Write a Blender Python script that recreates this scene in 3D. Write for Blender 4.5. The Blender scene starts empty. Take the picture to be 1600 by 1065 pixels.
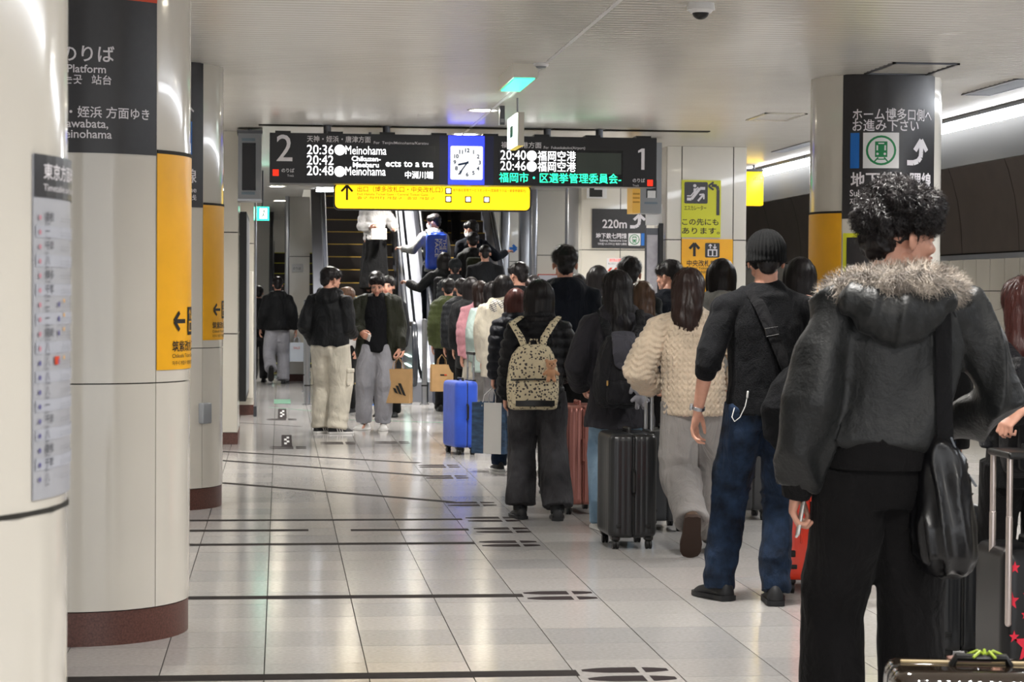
import bpy, bmesh, math, random
import numpy as np
from mathutils import Vector, Matrix
PI = math.pi
random.seed(7)
sc = bpy.context.scene
COL = sc.collection
# ---------------------------------------------------------------- camera, world, light, exposure
FPX = 3300.0
CAM = Vector((0, 0, 1.48))
_a = math.atan(363 / 3300.0); _p = math.radians(1.337); _r = 0.0065
_f = Vector((math.sin(_a) * math.cos(_p), math.cos(_a) * math.cos(_p), -math.sin(_p)))
_r0 = Vector((math.cos(_a), -math.sin(_a), 0)); _u0 = _r0.cross(_f)
CR = (_r0 + _u0 * _r).normalized(); CU = (_u0 - _r0 * _r).normalized()
cd = bpy.data.cameras.new('camera'); cam = bpy.data.objects.new('camera', cd); COL.objects.link(cam)
cd.sensor_width = 36; cd.lens = FPX / 1600 * 36; cd.clip_start = .1; cd.clip_end = 200
cam.matrix_world = Matrix(((CR.x, CU.x, -_f.x, CAM.x), (CR.y, CU.y, -_f.y, CAM.y), (CR.z, CU.z, -_f.z, CAM.z), (0, 0, 0, 1)))
cd.dof.use_dof = True; cd.dof.focus_distance = 11.5; cd.dof.aperture_fstop = 11
sc.camera = cam

def ray(px, py): return _f * FPX + CR * (px - 800) + CU * (532.5 - py)
def G(px, py, z=0.0):
    d = ray(px, py); t = (z - CAM.z) / d.z; return CAM + d * t
def D(px, py, ppm): return CAM + ray(px, py) / ppm
def AY(px, py, Y):
    d = ray(px, py); return CAM + d * (Y / d.y)

w = bpy.data.worlds.new('world'); sc.world = w; w.use_nodes = True
w.node_tree.nodes['Background'].inputs[0].default_value = (.95, .97, 1, 1)
w.node_tree.nodes['Background'].inputs[1].default_value = 1.0
sc.view_settings.view_transform = 'Standard'; sc.view_settings.look = 'None'
sc.view_settings.gamma = 1; sc.view_settings.use_curve_mapping = False
sc.view_settings.exposure = 1.1
LAMP_STRIP = 13.0      # emission of the linear platform lamps
LAMP_DOWN = 30.0       # watt of a recessed downlight

# ---------------------------------------------------------------- materials
def lin(c):
    if isinstance(c, str):
        c = tuple(int(c[i:i + 2], 16) / 255 for i in (0, 2, 4))
    return tuple((x / 12.92 if x <= .04045 else ((x + .055) / 1.055) ** 2.4) for x in c[:3])
MATS = {}
def mat(name, color, rough=.5, metal=0., var=0., vscale=8., bump=0., bscale=200., emit=None, estr=0., spec=.5,
        sheen=0., coat=0., stretch=None, trans=0., aniso=0., alpha=1., var2=None, ior=1.45, wrinkle=0.):
    if name in MATS: return MATS[name]
    m = bpy.data.materials.new(name); m.use_nodes = True; nt = m.node_tree; b = nt.nodes['Principled BSDF']
    c = lin(color); b.inputs['Base Color'].default_value = (*c, 1)
    b.inputs['Roughness'].default_value = rough; b.inputs['Metallic'].default_value = metal
    b.inputs['Specular IOR Level'].default_value = spec; b.inputs['Sheen Weight'].default_value = sheen
    b.inputs['Coat Weight'].default_value = coat; b.inputs['Transmission Weight'].default_value = trans
    b.inputs['Anisotropic'].default_value = aniso; b.inputs['Alpha'].default_value = alpha; b.inputs['IOR'].default_value = ior
    tc = nt.nodes.new('ShaderNodeTexCoord'); src = tc.outputs['Object']
    if stretch:
        mp = nt.nodes.new('ShaderNodeMapping'); mp.inputs['Scale'].default_value = stretch
        nt.links.new(src, mp.inputs[0]); src = mp.outputs[0]
    if var > 0:
        n = nt.nodes.new('ShaderNodeTexNoise'); n.inputs['Scale'].default_value = vscale; n.inputs['Detail'].default_value = 5
        nt.links.new(src, n.inputs[0])
        r = nt.nodes.new('ShaderNodeValToRGB'); r.color_ramp.elements[0].position = .3; r.color_ramp.elements[1].position = .7
        r.color_ramp.elements[0].color = (*[x * (1 - var) for x in c], 1)
        r.color_ramp.elements[1].color = (*(lin(var2) if var2 else [min(1, x * (1 + var)) for x in c]), 1)
        nt.links.new(n.outputs[0], r.inputs[0]); nt.links.new(r.outputs[0], b.inputs['Base Color'])
    if bump > 0:
        n = nt.nodes.new('ShaderNodeTexNoise'); n.inputs['Scale'].default_value = bscale; n.inputs['Detail'].default_value = 3
        nt.links.new(src, n.inputs[0]); bp = nt.nodes.new('ShaderNodeBump'); bp.inputs['Strength'].default_value = bump
        bp.inputs['Distance'].default_value = .01
        nt.links.new(n.outputs[0], bp.inputs['Height']); nt.links.new(bp.outputs[0], b.inputs['Normal'])
        if wrinkle:
            n2 = nt.nodes.new('ShaderNodeTexNoise'); n2.inputs['Scale'].default_value = 7; n2.inputs['Detail'].default_value = 3; n2.inputs['Distortion'].default_value = 1.2
            mp2 = nt.nodes.new('ShaderNodeMapping'); mp2.inputs['Scale'].default_value = (1.3, 1.3, .6); mp2.inputs['Rotation'].default_value = (.3, .4, 0); nt.links.new(tc.outputs['Object'], mp2.inputs[0]); nt.links.new(mp2.outputs[0], n2.inputs[0])
            b2 = nt.nodes.new('ShaderNodeBump'); b2.inputs['Strength'].default_value = wrinkle; b2.inputs['Distance'].default_value = .05; nt.links.new(n2.outputs[0], b2.inputs['Height']); nt.links.new(bp.outputs[0], b2.inputs['Normal']); nt.links.new(b2.outputs[0], b.inputs['Normal'])
    if emit is not None:
        b.inputs['Emission Color'].default_value = (*lin(emit), 1); b.inputs['Emission Strength'].default_value = estr
    MATS[name] = m; return m
def cloth(name, color, rough=.85, var=.25, bump=.35, bscale=260., vscale=5., sheen=.03, wrinkle=.55, **k):
    color = ''.join('%02x' % int(int(color[i:i + 2], 16) * (.62 if int(color[:2], 16) < 0x40 else .96)) for i in (0, 2, 4))
    return mat(name, color, rough, var=var, vscale=vscale, bump=bump, bscale=bscale, wrinkle=wrinkle, sheen=sheen, spec=.2, **k)

M_cream = mat('cream enamel', 'cfcac0', .13, var=.03, vscale=1.5, coat=.3)
M_creamw = mat('cream wall panel', 'd3cec2', .17, var=.03, vscale=1.5, coat=.3)
M_joint = mat('dark joint', '26241f', .8)
M_granite = mat('brown granite', '5a3a33', .35, var=.35, vscale=120)
M_ceil = mat('ceiling slat metal', 'd2cfc8', .24, metal=.2, var=.03, vscale=2)
M_steel = mat('brushed steel', 'a9abb0', .28, metal=1., bump=.05, bscale=60, stretch=(1, 1, .05))
M_steeld = mat('dark steel', '55565a', .35, metal=.9)
M_black = mat('black plastic', '151515', .4)
M_rubber = mat('black rubber', '101010', .55)
M_signk = mat('sign black', '2c2b2d', .3, var=.08, vscale=30)
M_signt = mat('sign white print', 'dcd8dc', .5)
M_yel = mat('sign yellow', 'efae1c', .32, var=.05, vscale=6)
M_yelg = mat('sign lime', 'd4d531', .4)
M_red = mat('sign vermilion', 'c94426', .4)
M_blue = mat('sign blue', '1767b8', .4)
M_green = mat('sign green', '0b7a44', .4)
M_white = mat('white plastic', 'dadada', .4)
M_grey = mat('grey plastic', '8d9094', .4)
M_bronze = mat('bronze wall panel', '574b42', .4, metal=.35, var=.12, vscale=3)
M_glass = mat('glass', 'dfeee9', .02, trans=1., ior=1.3)
M_lamp = mat('lamp strip light', 'ffffff', .5, emit='f4f8ff', estr=LAMP_STRIP)

# ---------------------------------------------------------------- mesh builder
class MB:
    def __init__(s): s.v = []; s.f = []; s.mi = []
    def add(s, vs, fs, mi=0):
        o = len(s.v); s.v.extend([tuple(v) for v in vs]); s.f.extend([tuple(i + o for i in f) for f in fs]); s.mi.extend([mi] * len(fs)); return s
    def box(s, x0, x1, y0, y1, z0, z1, mi=0, M=None):
        vs = [Vector((x, y, z)) for x in (x0, x1) for y in (y0, y1) for z in (z0, z1)]
        if M is not None: vs = [M @ v for v in vs]
        return s.add(vs, [(0, 1, 3, 2), (4, 6, 7, 5), (0, 4, 5, 1), (2, 3, 7, 6), (0, 2, 6, 4), (1, 5, 7, 3)], mi)
    def loft(s, rings, cap=True, mi=0, closed=True):
        n = len(rings[0]); vs = [p for r in rings for p in r]; fs = []
        for i in range(len(rings) - 1):
            for j in range(n if closed else n - 1):
                k = (j + 1) % n; fs.append((i * n + j, i * n + k, (i + 1) * n + k, (i + 1) * n + j))
        if cap: fs.append(tuple(range(n - 1, -1, -1))); fs.append(tuple((len(rings) - 1) * n + j for j in range(n)))
        return s.add(vs, fs, mi)
    def tube(s, pts, rad, n=10, flat=1., ax=None, round_ends=True, mi=0):
        """tapered tube through pts; ax = direction along which radius is multiplied by flat"""
        pts = [Vector(p) for p in pts]
        if not hasattr(rad, '__len__'): rad = [rad] * len(pts)
        if not hasattr(flat, '__len__'): flat = [flat] * len(pts)
        rings = []; L = len(pts); prev = None
        for i, p in enumerate(pts):
            t = (pts[min(i + 1, L - 1)] - pts[max(i - 1, 0)])
            t = t.normalized() if t.length > 1e-9 else Vector((0, 0, 1))
            a = Vector(ax) if ax is not None else (prev if prev is not None else (Vector((1, 0, 0)) if abs(t.x) < .8 else Vector((0, 1, 0))))
            a = a - t * a.dot(t)
            if a.length < 1e-4: a = t.orthogonal()
            a.normalize(); b = t.cross(a); prev = a
            def ring(c, r, fl): return [c + a * (math.cos(2 * PI * k / n) * r * fl) + b * (math.sin(2 * PI * k / n) * r) for k in range(n)]
            if round_ends and i == 0:
                for q in (80, 50, 25): rings.append(ring(p - t * rad[0] * math.sin(math.radians(q)), rad[0] * math.cos(math.radians(q)), flat[0]))
            rings.append(ring(p, rad[i], flat[i]))
            if round_ends and i == L - 1:
                for q in (25, 50, 80): rings.append(ring(p + t * rad[-1] * math.sin(math.radians(q)), rad[-1] * math.cos(math.radians(q)), flat[-1]))
        return s.loft(rings, True, mi)
    def ball(s, c, r, M=None, n=14, m=9, mi=0):
        c = Vector(c); r = r if hasattr(r, '__len__') else (r, r, r); rings = []
        for i in range(1, m):
            th = PI * i / m; ring = []
            for j in range(n):
                ph = 2 * PI * j / n; v = Vector((r[0] * math.sin(th) * math.cos(ph), r[1] * math.sin(th) * math.sin(ph), -r[2] * math.cos(th)))
                if M is not None: v = M @ v
                ring.append(c + v)
            rings.append(ring)
        e = Vector((0, 0, r[2])); e = M @ e if M is not None else e
        o = len(s.v); s.loft(rings, False, mi)
        b0 = len(s.v); s.v.append(tuple(c - e)); s.v.append(tuple(c + e)); L = (m - 2) * n
        for j in range(n):
            k = (j + 1) % n; s.f.append((b0, o + k, o + j)); s.f.append((b0 + 1, o + L + j, o + L + k)); s.mi += [mi, mi]
        return s
    def cyl(s, c, r, h, n=20, axis='z', r2=None, mi=0, M=None):
        r2 = r if r2 is None else r2; c = Vector(c); R = []
        for z, q in ((-h / 2, r), (h / 2, r2)):
            ring = []
            for k in range(n):
                t = 2 * PI * k / n; x, y = q * math.cos(t), q * math.sin(t)
                v = {'z': Vector((x, y, z)), 'x': Vector((z, x, y)), 'y': Vector((y, z, x))}[axis]
                v = c + v
                ring.append(M @ v if M is not None else v)
            R.append(ring)
        return s.loft(R, True, mi)
    def rbox(s, c, sz, r, n=4, mi=0, M=None, rz=None):
        """box with rounded vertical edges (r) and rounded top and bottom (rz)"""
        c = Vector(c); sx, sy, sz_ = sz; rz = r if rz is None else rz; rings = []
        prof = [(rz * (1 - math.cos(t)) if False else rz - rz * math.cos(t), rz - rz * math.sin(t)) for t in [k * PI / 2 / 3 for k in range(4)]]
        lv = [(-sz_ / 2 + z, i) for z, i in prof] + [(sz_ / 2 - z, i) for z, i in reversed(prof)]
        for z, ins in lv:
            ring = []
            w_, d_ = sx / 2 - ins, sy / 2 - ins; rr = max(min(r, w_, d_) - ins * .5, .0005)
            for qx, qy, a0 in ((1, 1, 0), (-1, 1, 90), (-1, -1, 180), (1, -1, 270)):
                for k in range(n + 1):
                    t = math.radians(a0 + 90 * k / n)
                    v = Vector((qx * (w_ - rr) + rr * math.cos(t), qy * (d_ - rr) + rr * math.sin(t), z)) + c
                    ring.append(M @ v if M is not None else v)
            rings.append(ring)
        return s.loft(rings, True, mi)
    def xf(s, M): s.v = [tuple(M @ Vector(v)) for v in s.v]; return s
    def mesh(s, name):
        me = bpy.data.meshes.new(name); me.from_pydata(s.v, [], s.f); me.update(); return me
    def build(s, name, mats, parent=None, smooth=False, loc=None, **tags):
        me = s.mesh(name); mats = mats if isinstance(mats, (list, tuple)) else [mats]
        for m in mats: me.materials.append(m)
        if len(mats) > 1: me.polygons.foreach_set('material_index', s.mi)
        if smooth:
            me.polygons.foreach_set('use_smooth', [True] * len(me.polygons))
            if smooth != 'all': me.set_sharp_from_angle(angle=math.radians(40))
        o = bpy.data.objects.new(name, me); COL.objects.link(o)
        if parent is not None: o.parent = parent
        if loc is not None: o.location = loc
        for k, v in tags.items(): o[k] = v
        return o
def empty(name, loc=(0, 0, 0), rz=0, label=None, cat=None, group=None, kind=None):
    o = bpy.data.objects.new(name, None); COL.objects.link(o); o.location = loc; o.rotation_euler = (0, 0, rz)
    o.empty_display_size = .1
    for k, v in (('label', label), ('category', cat), ('group', group), ('kind', kind)):
        if v: o[k] = v
    return o
def tag(o, label, cat, group=None, kind=None):
    for k, v in (('label', label), ('category', cat), ('group', group), ('kind', kind)):
        if v: o[k] = v
    return o
def copy_tree(o, parent=None, **tags):
    c = o.copy(); COL.objects.link(c)
    if parent is not None: c.parent = parent
    for k, v in tags.items(): c[k] = v
    for ch in list(o.children): copy_tree(ch, c)
    return c

# ---------------------------------------------------------------- lettering
_tc = {}
def textmesh(s, bold=0., res=3):
    """outline triangles of a line of text, height of a capital about .7 of 1; returns verts Nx2, faces"""
    key = (s, bold)
    if key in _tc: return _tc[key]
    cu = bpy.data.curves.new('t', 'FONT'); cu.body = s; cu.size = 1; cu.resolution_u = res; cu.offset = bold
    o = bpy.data.objects.new('t', cu); COL.objects.link(o)
    dg = bpy.context.evaluated_depsgraph_get(); me = bpy.data.meshes.new_from_object(o.evaluated_get(dg))
    v = np.array([x.co[:2] for x in me.vertices]) if len(me.vertices) else np.zeros((1, 2)); f = [tuple(p.vertices) for p in me.polygons]
    bpy.data.objects.remove(o); bpy.data.curves.remove(cu); bpy.data.meshes.remove(me)
    _tc[key] = (v, f); return v, f
class Print:
    """flat print laid on a surface: map(u, v, h) gives the place; u right, v up, h off the surface, in metres"""
    def __init__(s, fn): s.fn = fn; s.parts = {}
    def mb(s, m, new=False):
        if new: s.k = getattr(s, 'k', 0) + 1; return s.parts.setdefault((m, s.k), MB())
        return s.parts.setdefault((m, 0), MB())
    def text(s, m, st, u, v, size, width=None, bold=0., h=.002, align='l', vert=False):
        vs, fs = textmesh(st, bold); vs = vs.copy(); x0, x1 = vs[:, 0].min(), vs[:, 0].max(); vs[:, 0] -= x0; W = (x1 - x0) or 1
        sx = size if width is None else width / W; vs[:, 0] *= sx; vs[:, 1] *= size; W *= sx
        o = {'l': 0, 'c': -W / 2, 'r': -W}[align]
        if vert: pts = [s.fn(u + y, v - (x + o), h) for x, y in vs]
        else: pts = [s.fn(u + x + o, v + y, h) for x, y in vs]
        s.mb(m, True).add(pts, fs); return W
    def rect(s, m, u0, u1, v0, v1, h=.001, n=1):
        pts = []
        for k in range(n + 1):
            u = u0 + (u1 - u0) * k / n; pts += [s.fn(u, v0, h), s.fn(u, v1, h)]
        s.mb(m, True).add(pts, [(2 * k, 2 * k + 2, 2 * k + 3, 2 * k + 1) for k in range(n)])
    def poly(s, m, pts, h=.002): s.mb(m).add([s.fn(x, y, h) for x, y in pts], [tuple(range(len(pts)))])
    def rrect(s, m, u0, u1, v0, v1, r, h=.001):
        if getattr(s, 'curved', False): s.rect(m, u0, u1, v0, v1, h, 10); return
        P = []
        for cx, cy, a0 in ((u1 - r, v1 - r, 0), (u0 + r, v1 - r, 90), (u0 + r, v0 + r, 180), (u1 - r, v0 + r, 270)):
            for k in range(5): t = math.radians(a0 + 22.5 * k); P.append((cx + r * math.cos(t), cy + r * math.sin(t)))
        s.poly(m, P, h)
    def disc(s, m, u, v, r, h=.002, r0=0., n=24):
        if r0 <= 0: s.poly(m, [(u + r * math.cos(2 * PI * k / n), v + r * math.sin(2 * PI * k / n)) for k in range(n)], h)
        else:
            pts = []
            for k in range(n):
                t = 2 * PI * k / n; pts += [s.fn(u + r0 * math.cos(t), v + r0 * math.sin(t), h), s.fn(u + r * math.cos(t), v + r * math.sin(t), h)]
            s.mb(m).add(pts, [(2 * k, 2 * k + 1, (2 * k + 3) % (2 * n), (2 * k + 2) % (2 * n)) for k in range(n)])
    def stroke(s, m, pts, wd, h=.002):
        for (x0, y0), (x1, y1) in zip(pts[:-1], pts[1:]):
            dx, dy = x1 - x0, y1 - y0; L = math.hypot(dx, dy) or 1; nx, ny = -dy / L * wd / 2, dx / L * wd / 2
            s.poly(m, [(x0 + nx, y0 + ny), (x0 - nx, y0 - ny), (x1 - nx, y1 - ny), (x1 + nx, y1 + ny)], h); h += .00005
    def arrow_up(s, m, u, v, sz, wd, h=.002, rot=0):
        c, q = math.cos(rot), math.sin(rot)
        R = lambda L: [(u + x * c - y * q, v + x * q + y * c) for x, y in L]
        s.stroke(m, R([(0, -sz / 2), (0, sz / 2 - wd * .4)]), wd, h)
        s.stroke(m, R([(-sz * .38, sz * .08), (0, sz / 2)]), wd, h + .0001); s.stroke(m, R([(sz * .38, sz * .08), (0, sz / 2)]), wd, h + .0002)
    def train(s, u, v, sz, fg=None, bg=None):
        fg = fg or M_green; bg = bg or M_white
        s.rrect(bg, u - sz / 2, u + sz / 2, v - sz / 2, v + sz / 2, sz * .06, .0012)
        s.disc(fg, u, v, sz * .42, .002, sz * .36)
        s.rrect(fg, u - sz * .17, u + sz * .17, v - sz * .19, v + sz * .25, sz * .06, .002)
        s.rect(bg, u - sz * .13, u + sz * .13, v, v + sz * .14, .0026); s.rect(bg, u - sz * .08, u + sz * .08, v + sz * .18, v + sz * .21, .0026)
        s.disc(bg, u - sz * .1, v - sz * .1, sz * .035, .0026, n=10); s.disc(bg, u + sz * .1, v - sz * .1, sz * .035, .0026, n=10)
        s.stroke(fg, [(u - sz * .08, v - sz * .2), (u - sz * .18, v - sz * .31)], sz * .04); s.stroke(fg, [(u + sz * .08, v - sz * .2), (u + sz * .18, v - sz * .31)], sz * .04)
        s.stroke(fg, [(u - sz * .1, v - sz * .25), (u + sz * .1, v - sz * .25)], sz * .03)
    def build(s, parent, name='lettering', names=None):
        for (m, k), b in s.parts.items():
            if b.f: b.build((names or {}).get(m, name if k else 'printed_sign' if name == 'lettering' else name), m, parent)
def flat_map(o, ux, uy=(0, 0, 1)):
    o, ux, uy = Vector(o), Vector(ux).normalized(), Vector(uy).normalized(); n = ux.cross(uy)
    return lambda u, v, h: o + ux * u + uy * v + n * h
# ================================================================ STRUCTURE
H = 3.0
# ---- floor: grout slab, tiles
floor = MB().box(-5.2, 8.6, -3, 46, -.12, -.006).build('floor', M_joint, kind='structure')
def tile_mat(i):
    cs = ['b3b0ae', 'b9b6b3', 'aeacab', 'bdb9b6']
    m = mat('terrazzo tile %d' % i, cs[i], .13, var=.1, vscale=55, bump=.012, bscale=25, spec=.5); return m
M_tiles = [tile_mat(i) for i in range(4)]
PT = .4; X0 = -.055; Y0 = 7.99
def tile_mesh(m):
    b = MB(); g = .0022; b.box(g, PT - g, g * .7, PT - g * .7, -.012, 0); me = b.mesh('floor_tile'); me.materials.append(m); return me
TM = [tile_mesh(m) for m in M_tiles]
far = [MB() for _ in range(4)]
rnd = random.Random(3); n_ind = 0
for j in range(-27, 95):
    y = Y0 + j * PT
    for i in range(-13, 22):
        x = X0 + i * PT; k = rnd.choice((0, 0, 1, 1, 2, 3))
        vis = 0
        d0 = Vector((x + .2, y + .2, 0)) - CAM; zc = d0.dot(_f)
        if zc > 1:
            px = 800 + FPX * d0.dot(CR) / zc; py = 532.5 - FPX * d0.dot(CU) / zc; vis = 200 < px < 1640 and py < 1140
        if vis and 7 < y < 13.6 and n_ind < 300:
            o = bpy.data.objects.new('floor_tile', TM[k]); COL.objects.link(o); o.location = (x, y, rnd.uniform(-.0004, .0004)); o.parent = floor; n_ind += 1
        else:
            g = .0022; far[k].box(x + g, x + PT - g, y + g * .7, y + PT - g * .7, -.012, 0)
for k in range(4): far[k].build('floor_tiling', M_tiles[k], floor, kind='stuff')

# ---- ceiling with curved slats; hole over the escalators
def slat(b, x0, x1, y, wd=.1):
    rings = []
    for t in (0, .25, .5, .75, 1):
        rings.append([(x0, y + wd * .97 * t, H - .007 * (1 - (2 * t - 1) ** 2)), (x1, y + wd * .97 * t, H - .007 * (1 - (2 * t - 1) ** 2))])
    vs = [p for r in rings for p in r]; b.add(vs, [(2 * i, 2 * i + 1, 2 * i + 3, 2 * i + 2) for i in range(4)])
cb = MB(); EX0, EX1, EY = .35, 3.62, 32.1
c0 = MB(); c0.box(-2.9, 6.25, -3, EY, H + .004, H + .25); c0.box(-2.9, EX0, EY, 46, H + .004, H + .25); c0.box(EX1, 6.25, EY, 46, H + .004, H + .25)
ceiling = c0.build('ceiling', M_ceil, kind='structure')
y = -3
while y < 45.9:
    if y < EY - .1: slat(cb, -2.9, 6.25, y)
    else: slat(cb, -2.9, EX0, y); slat(cb, EX1, 6.25, y)
    y += .1
cb.build('ceiling_slats', M_ceil, ceiling, smooth='all', kind='stuff')
# slot across the ceiling before the departure board, seam along it
MB().box(-.2, 4.0, 19.5, 19.62, H - .012, H).build('trim_1', M_joint, kind='structure')
MB().box(1.735, 1.76, 6, 27, H - .008, H - .001).build('trim_2', M_white, kind='structure')
# raised soffits over the tracks
b = MB(); b.box(6.25, 6.4, -3, 46, 2.94, 3.7); b.box(-3.05, -2.9, -3, 46, 2.94, 3.7); b.build('trim_3', M_joint, kind='structure')
b = MB(); b.box(6.4, 8.6, -3, 46, 3.7, 3.8); b.box(-5.2, -3.05, -3, 46, 3.7, 3.8); b.build('trim_4', M_joint, kind='structure')

# ---- track walls: cream panels below, curved bronze panels above
def track_wall(name, X, sgn, ystart):
    root = MB().box(min(X, X + .2 * sgn), max(X, X + .2 * sgn), -3, 46, 0, 3.75).build(name, M_joint, kind='structure')
    lb = MB()
    yy = -3.0
    while yy < 45.9:
        vis = sgn > 0 and yy > 17
        if vis:
            for (z0, z1) in ((0.02, 1.0), (1.01, 1.52), (1.53, 1.9)):
                MB().box(*sorted((X - .03 * sgn, X)), yy + .006, yy + .494, z0, z1).build('panel', M_creamw, root)
        else: lb.box(*sorted((X - .03 * sgn, X)), yy + .006, yy + .494, .02, 1.9)
        yy += .5
    lb.build('wall_panels', M_creamw, root, kind='stuff')
    MB().box(*sorted((X - .06 * sgn, X)), -3, 46, 1.9, 1.96).build('ledge', M_steel, root)
    def arc(y0, y1):
        R = []
        for k in range(9):
            t = k / 8 * PI / 2 * .92; px_ = X - sgn * (.04 + .95 * (1 - math.cos(t))); pz = 1.98 + 1.75 * math.sin(t)
            R.append([(px_, y0, pz), (px_, y1, pz)])
        b = MB(); vs = [p for r in R for p in r]; b.add(vs, [(2 * i, 2 * i + 1, 2 * i + 3, 2 * i + 2) for i in range(8)]); return b
    yy = -3
    while yy < 45.9:
        arc(yy + .008, yy + 1.992).build('bronze_panel', M_bronze, root, smooth='all'); yy += 2.0
    return root
track_wall('wall_right', 8.3, 1, 17); track_wall('wall_left', -5.0, -1, 99)
MB().box(-5.2, 8.6, 45.8, 46, 0, 3.8).build('wall_back', M_creamw, kind='structure')

# ---- linear platform lamps
def strip(x):
    r = empty('linear_lamp', (x, 15.5, H), label='long white strip lamp along the %s platform edge' % ('right' if x > 0 else 'left'), cat='lamp', group='platform strip lamps')
    for k in range(14):
        y0 = -16 + k * 2.9
        MB().box(-.055, .055, y0, y0 + 2.88, -.095, -.04).build('lamp_tube', M_lamp, r)
        MB().box(-.09, .09, y0, y0 + 2.88, -.04, -.008).build('housing', M_steeld, r)
    MB().box(.09, .13, -16, 24.6, -.4, 0).build('dark_rail', M_joint, r)
    return r
strip(5.8); L2 = strip(-2.45)

# ---- recessed downlights; most beyond the first are added to brighten the hall
M_dl = mat('downlight glow', 'ffffff', .5, emit='fff4dc', estr=28)
dls = [(AY(755, 171, 17.6).x, 17.6, .12), (1.77, 20.3, .1), (1.75, 9.6, .12), (1.75, 6.2, .12), (1.75, 3.0, .12), (.7, 23.5, .12), (2.8, 23.5, .12), (.9, 27, .1), (2.6, 27, .1), (2.0, 30.8, .1), (-2.0, 12.5, .1), (5.1, 12.5, .1), (4.6, 25, .1), (-.05, 31, .1), (-1.7, 17.5, .12), (4.9, 17.5, .12), (1.75, 0, .12), (0.0, 36, .1)]
r0 = empty('downlight', (dls[0][0], dls[0][1], H), label='round recessed downlight in the white slatted ceiling', cat='lamp', group='recessed ceiling downlights')
b = MB(); n = 28
b.loft([[(q * math.cos(2 * PI * k / n), q * math.sin(2 * PI * k / n), z) for k in range(n)] for q, z in ((.135, -.001), (.135, -.012), (.115, -.012), (.11, -.004))], False); b.build('bezel', M_white, r0, smooth=True)
MB().cyl((0, 0, -.006), .11, .003, 28).build('lamp_disc', M_dl, r0)
r0['label'] = 'round recessed downlight shining above the departure board'; del r0['group']
for x, y, r in dls[1:]: copy_tree(r0, label='round recessed downlight from the mostly added fill set, away from the departure board', group='mostly added recessed downlights').location = (x, y, H)
def spot(name, x, y, z, power, size, color=(1, .97, .93), ang=150):
    l = bpy.data.lights.new(name, 'AREA'); l.shape = 'DISK'; l.size = size; l.energy = power; l.color = color; l.spread = math.radians(ang)
    o = bpy.data.objects.new(name, l); COL.objects.link(o); o.location = (x, y, z)
for x, y, r in dls: spot('downlight_beam', x, y, H - .02, LAMP_DOWN, .2)

# ---- round columns with enamel panels
def cylmap(cx, cy, R):
    return lambda u, v, h: Vector((cx + (R + h) * math.sin(u / R), cy - (R + h) * math.cos(u / R), v))
R_ = .46
def arcp(b, R, a0, a1, z0, z1, th=.02, n=10):
    rings = []
    for k in range(n + 1):
        a = math.radians(a0 + (a1 - a0) * k / n); s_, c_ = math.sin(a), -math.cos(a)
        rings.append([(R * s_, R * c_, z0), (R * s_, R * c_, z1), ((R - th) * s_, (R - th) * c_, z1), ((R - th) * s_, (R - th) * c_, z0)])
    b.loft(rings, True)
OFF = 1.0
def column(x, y, label, off=0):
    r = empty('column', (x, y, 0), label=label, cat='column', group=None)
    MB().cyl((0, 0, 1.55), R_ - .02, 2.9, 32).build('core', M_joint, r, smooth=True)
    for q in range(4):
        for z0, z1 in ((.145, 1.085), (1.09, H - .002)):
            b = MB(); g = .25; arcp(b, R_, -45 + 90 * q + g + off, 45 + 90 * q - g + off, z0, z1); b.build('enamel_panel', M_cream, r, smooth=True)
    MB().cyl((0, 0, .07), R_ - .005, .14, 48).build('granite_plinth', M_granite, r, smooth=True)
    return r
CX, CX2 = -.848, 4.2
C1 = column(CX, 3.94, 'nearest round cream column, cut by the left frame edge', OFF)
C2 = column(CX, 9.3, 'second round cream column on the left, with a large black platform sign', OFF)
C3 = column(CX, 14.66, 'third round cream column on the left, behind the yellow-signed one', OFF)
C4 = column(CX2, 14.66, 'round cream column on the right, with black subway line sign')
column(CX2, 9.3, 'round cream column just outside the right frame edge')
column(CX2, 3.94, 'round cream column near the camera, outside the right frame edge')
# small grey box on column three
b = MB(); a = math.radians(46); a = math.radians(46 + OFF); m = Matrix.Translation((CX + (R_ + .02) * math.sin(a), 14.66 - (R_ + .02) * math.cos(a), .65)) @ Matrix.Rotation(a, 4, 'Z')
b.rbox((0, 0, 0), (.085, .05, .14), .01, M=m); o = b.build('lock_box', M_grey, smooth=True); tag(o, 'small grey box fixed to the third left column joint', 'box')

def cyl_sign(name, c, a0, a1, z0, z1, m, label, cat='sign', edge=None):
    r = empty(name, (0, 0, 0), label=label, cat=cat)
    x, y = c.location.x, c.location.y; n = 14; b = MB(); rings = []
    for k in range(n + 1):
        a = math.radians(a0 + (a1 - a0) * k / n); s_, c_ = math.sin(a), -math.cos(a)
        rings.append([(x + (R_ + e) * s_, y + (R_ + e) * c_, z) for e, z in ((.004, z0), (.004, z1), (.0005, z1), (.0005, z0))])
    b.loft(rings, True); b.build('sign_panel', m, r, smooth=True)
    if edge:
        b = MB(); rings = []
        for k in range(n + 1):
            a = math.radians(a0 + (a1 - a0) * k / n); s_, c_ = math.sin(a), -math.cos(a)
            rings.append([(x + (R_ + e) * s_, y + (R_ + e) * c_, z) for e, z in ((.006, z1), (.006, z1 + .015), (.0005, z1 + .015), (.0005, z1))])
        b.loft(rings, True); b.build('sign_edge', M_joint, r)
    pr = Print(lambda u, v, h, X=x, Y=y: Vector((X + (R_ + .005 + h) * math.sin(u / R_), Y - (R_ + .005 + h) * math.cos(u / R_), v))); pr.curved = True
    return r, pr
U = lambda deg: math.radians(deg) * R_
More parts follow.
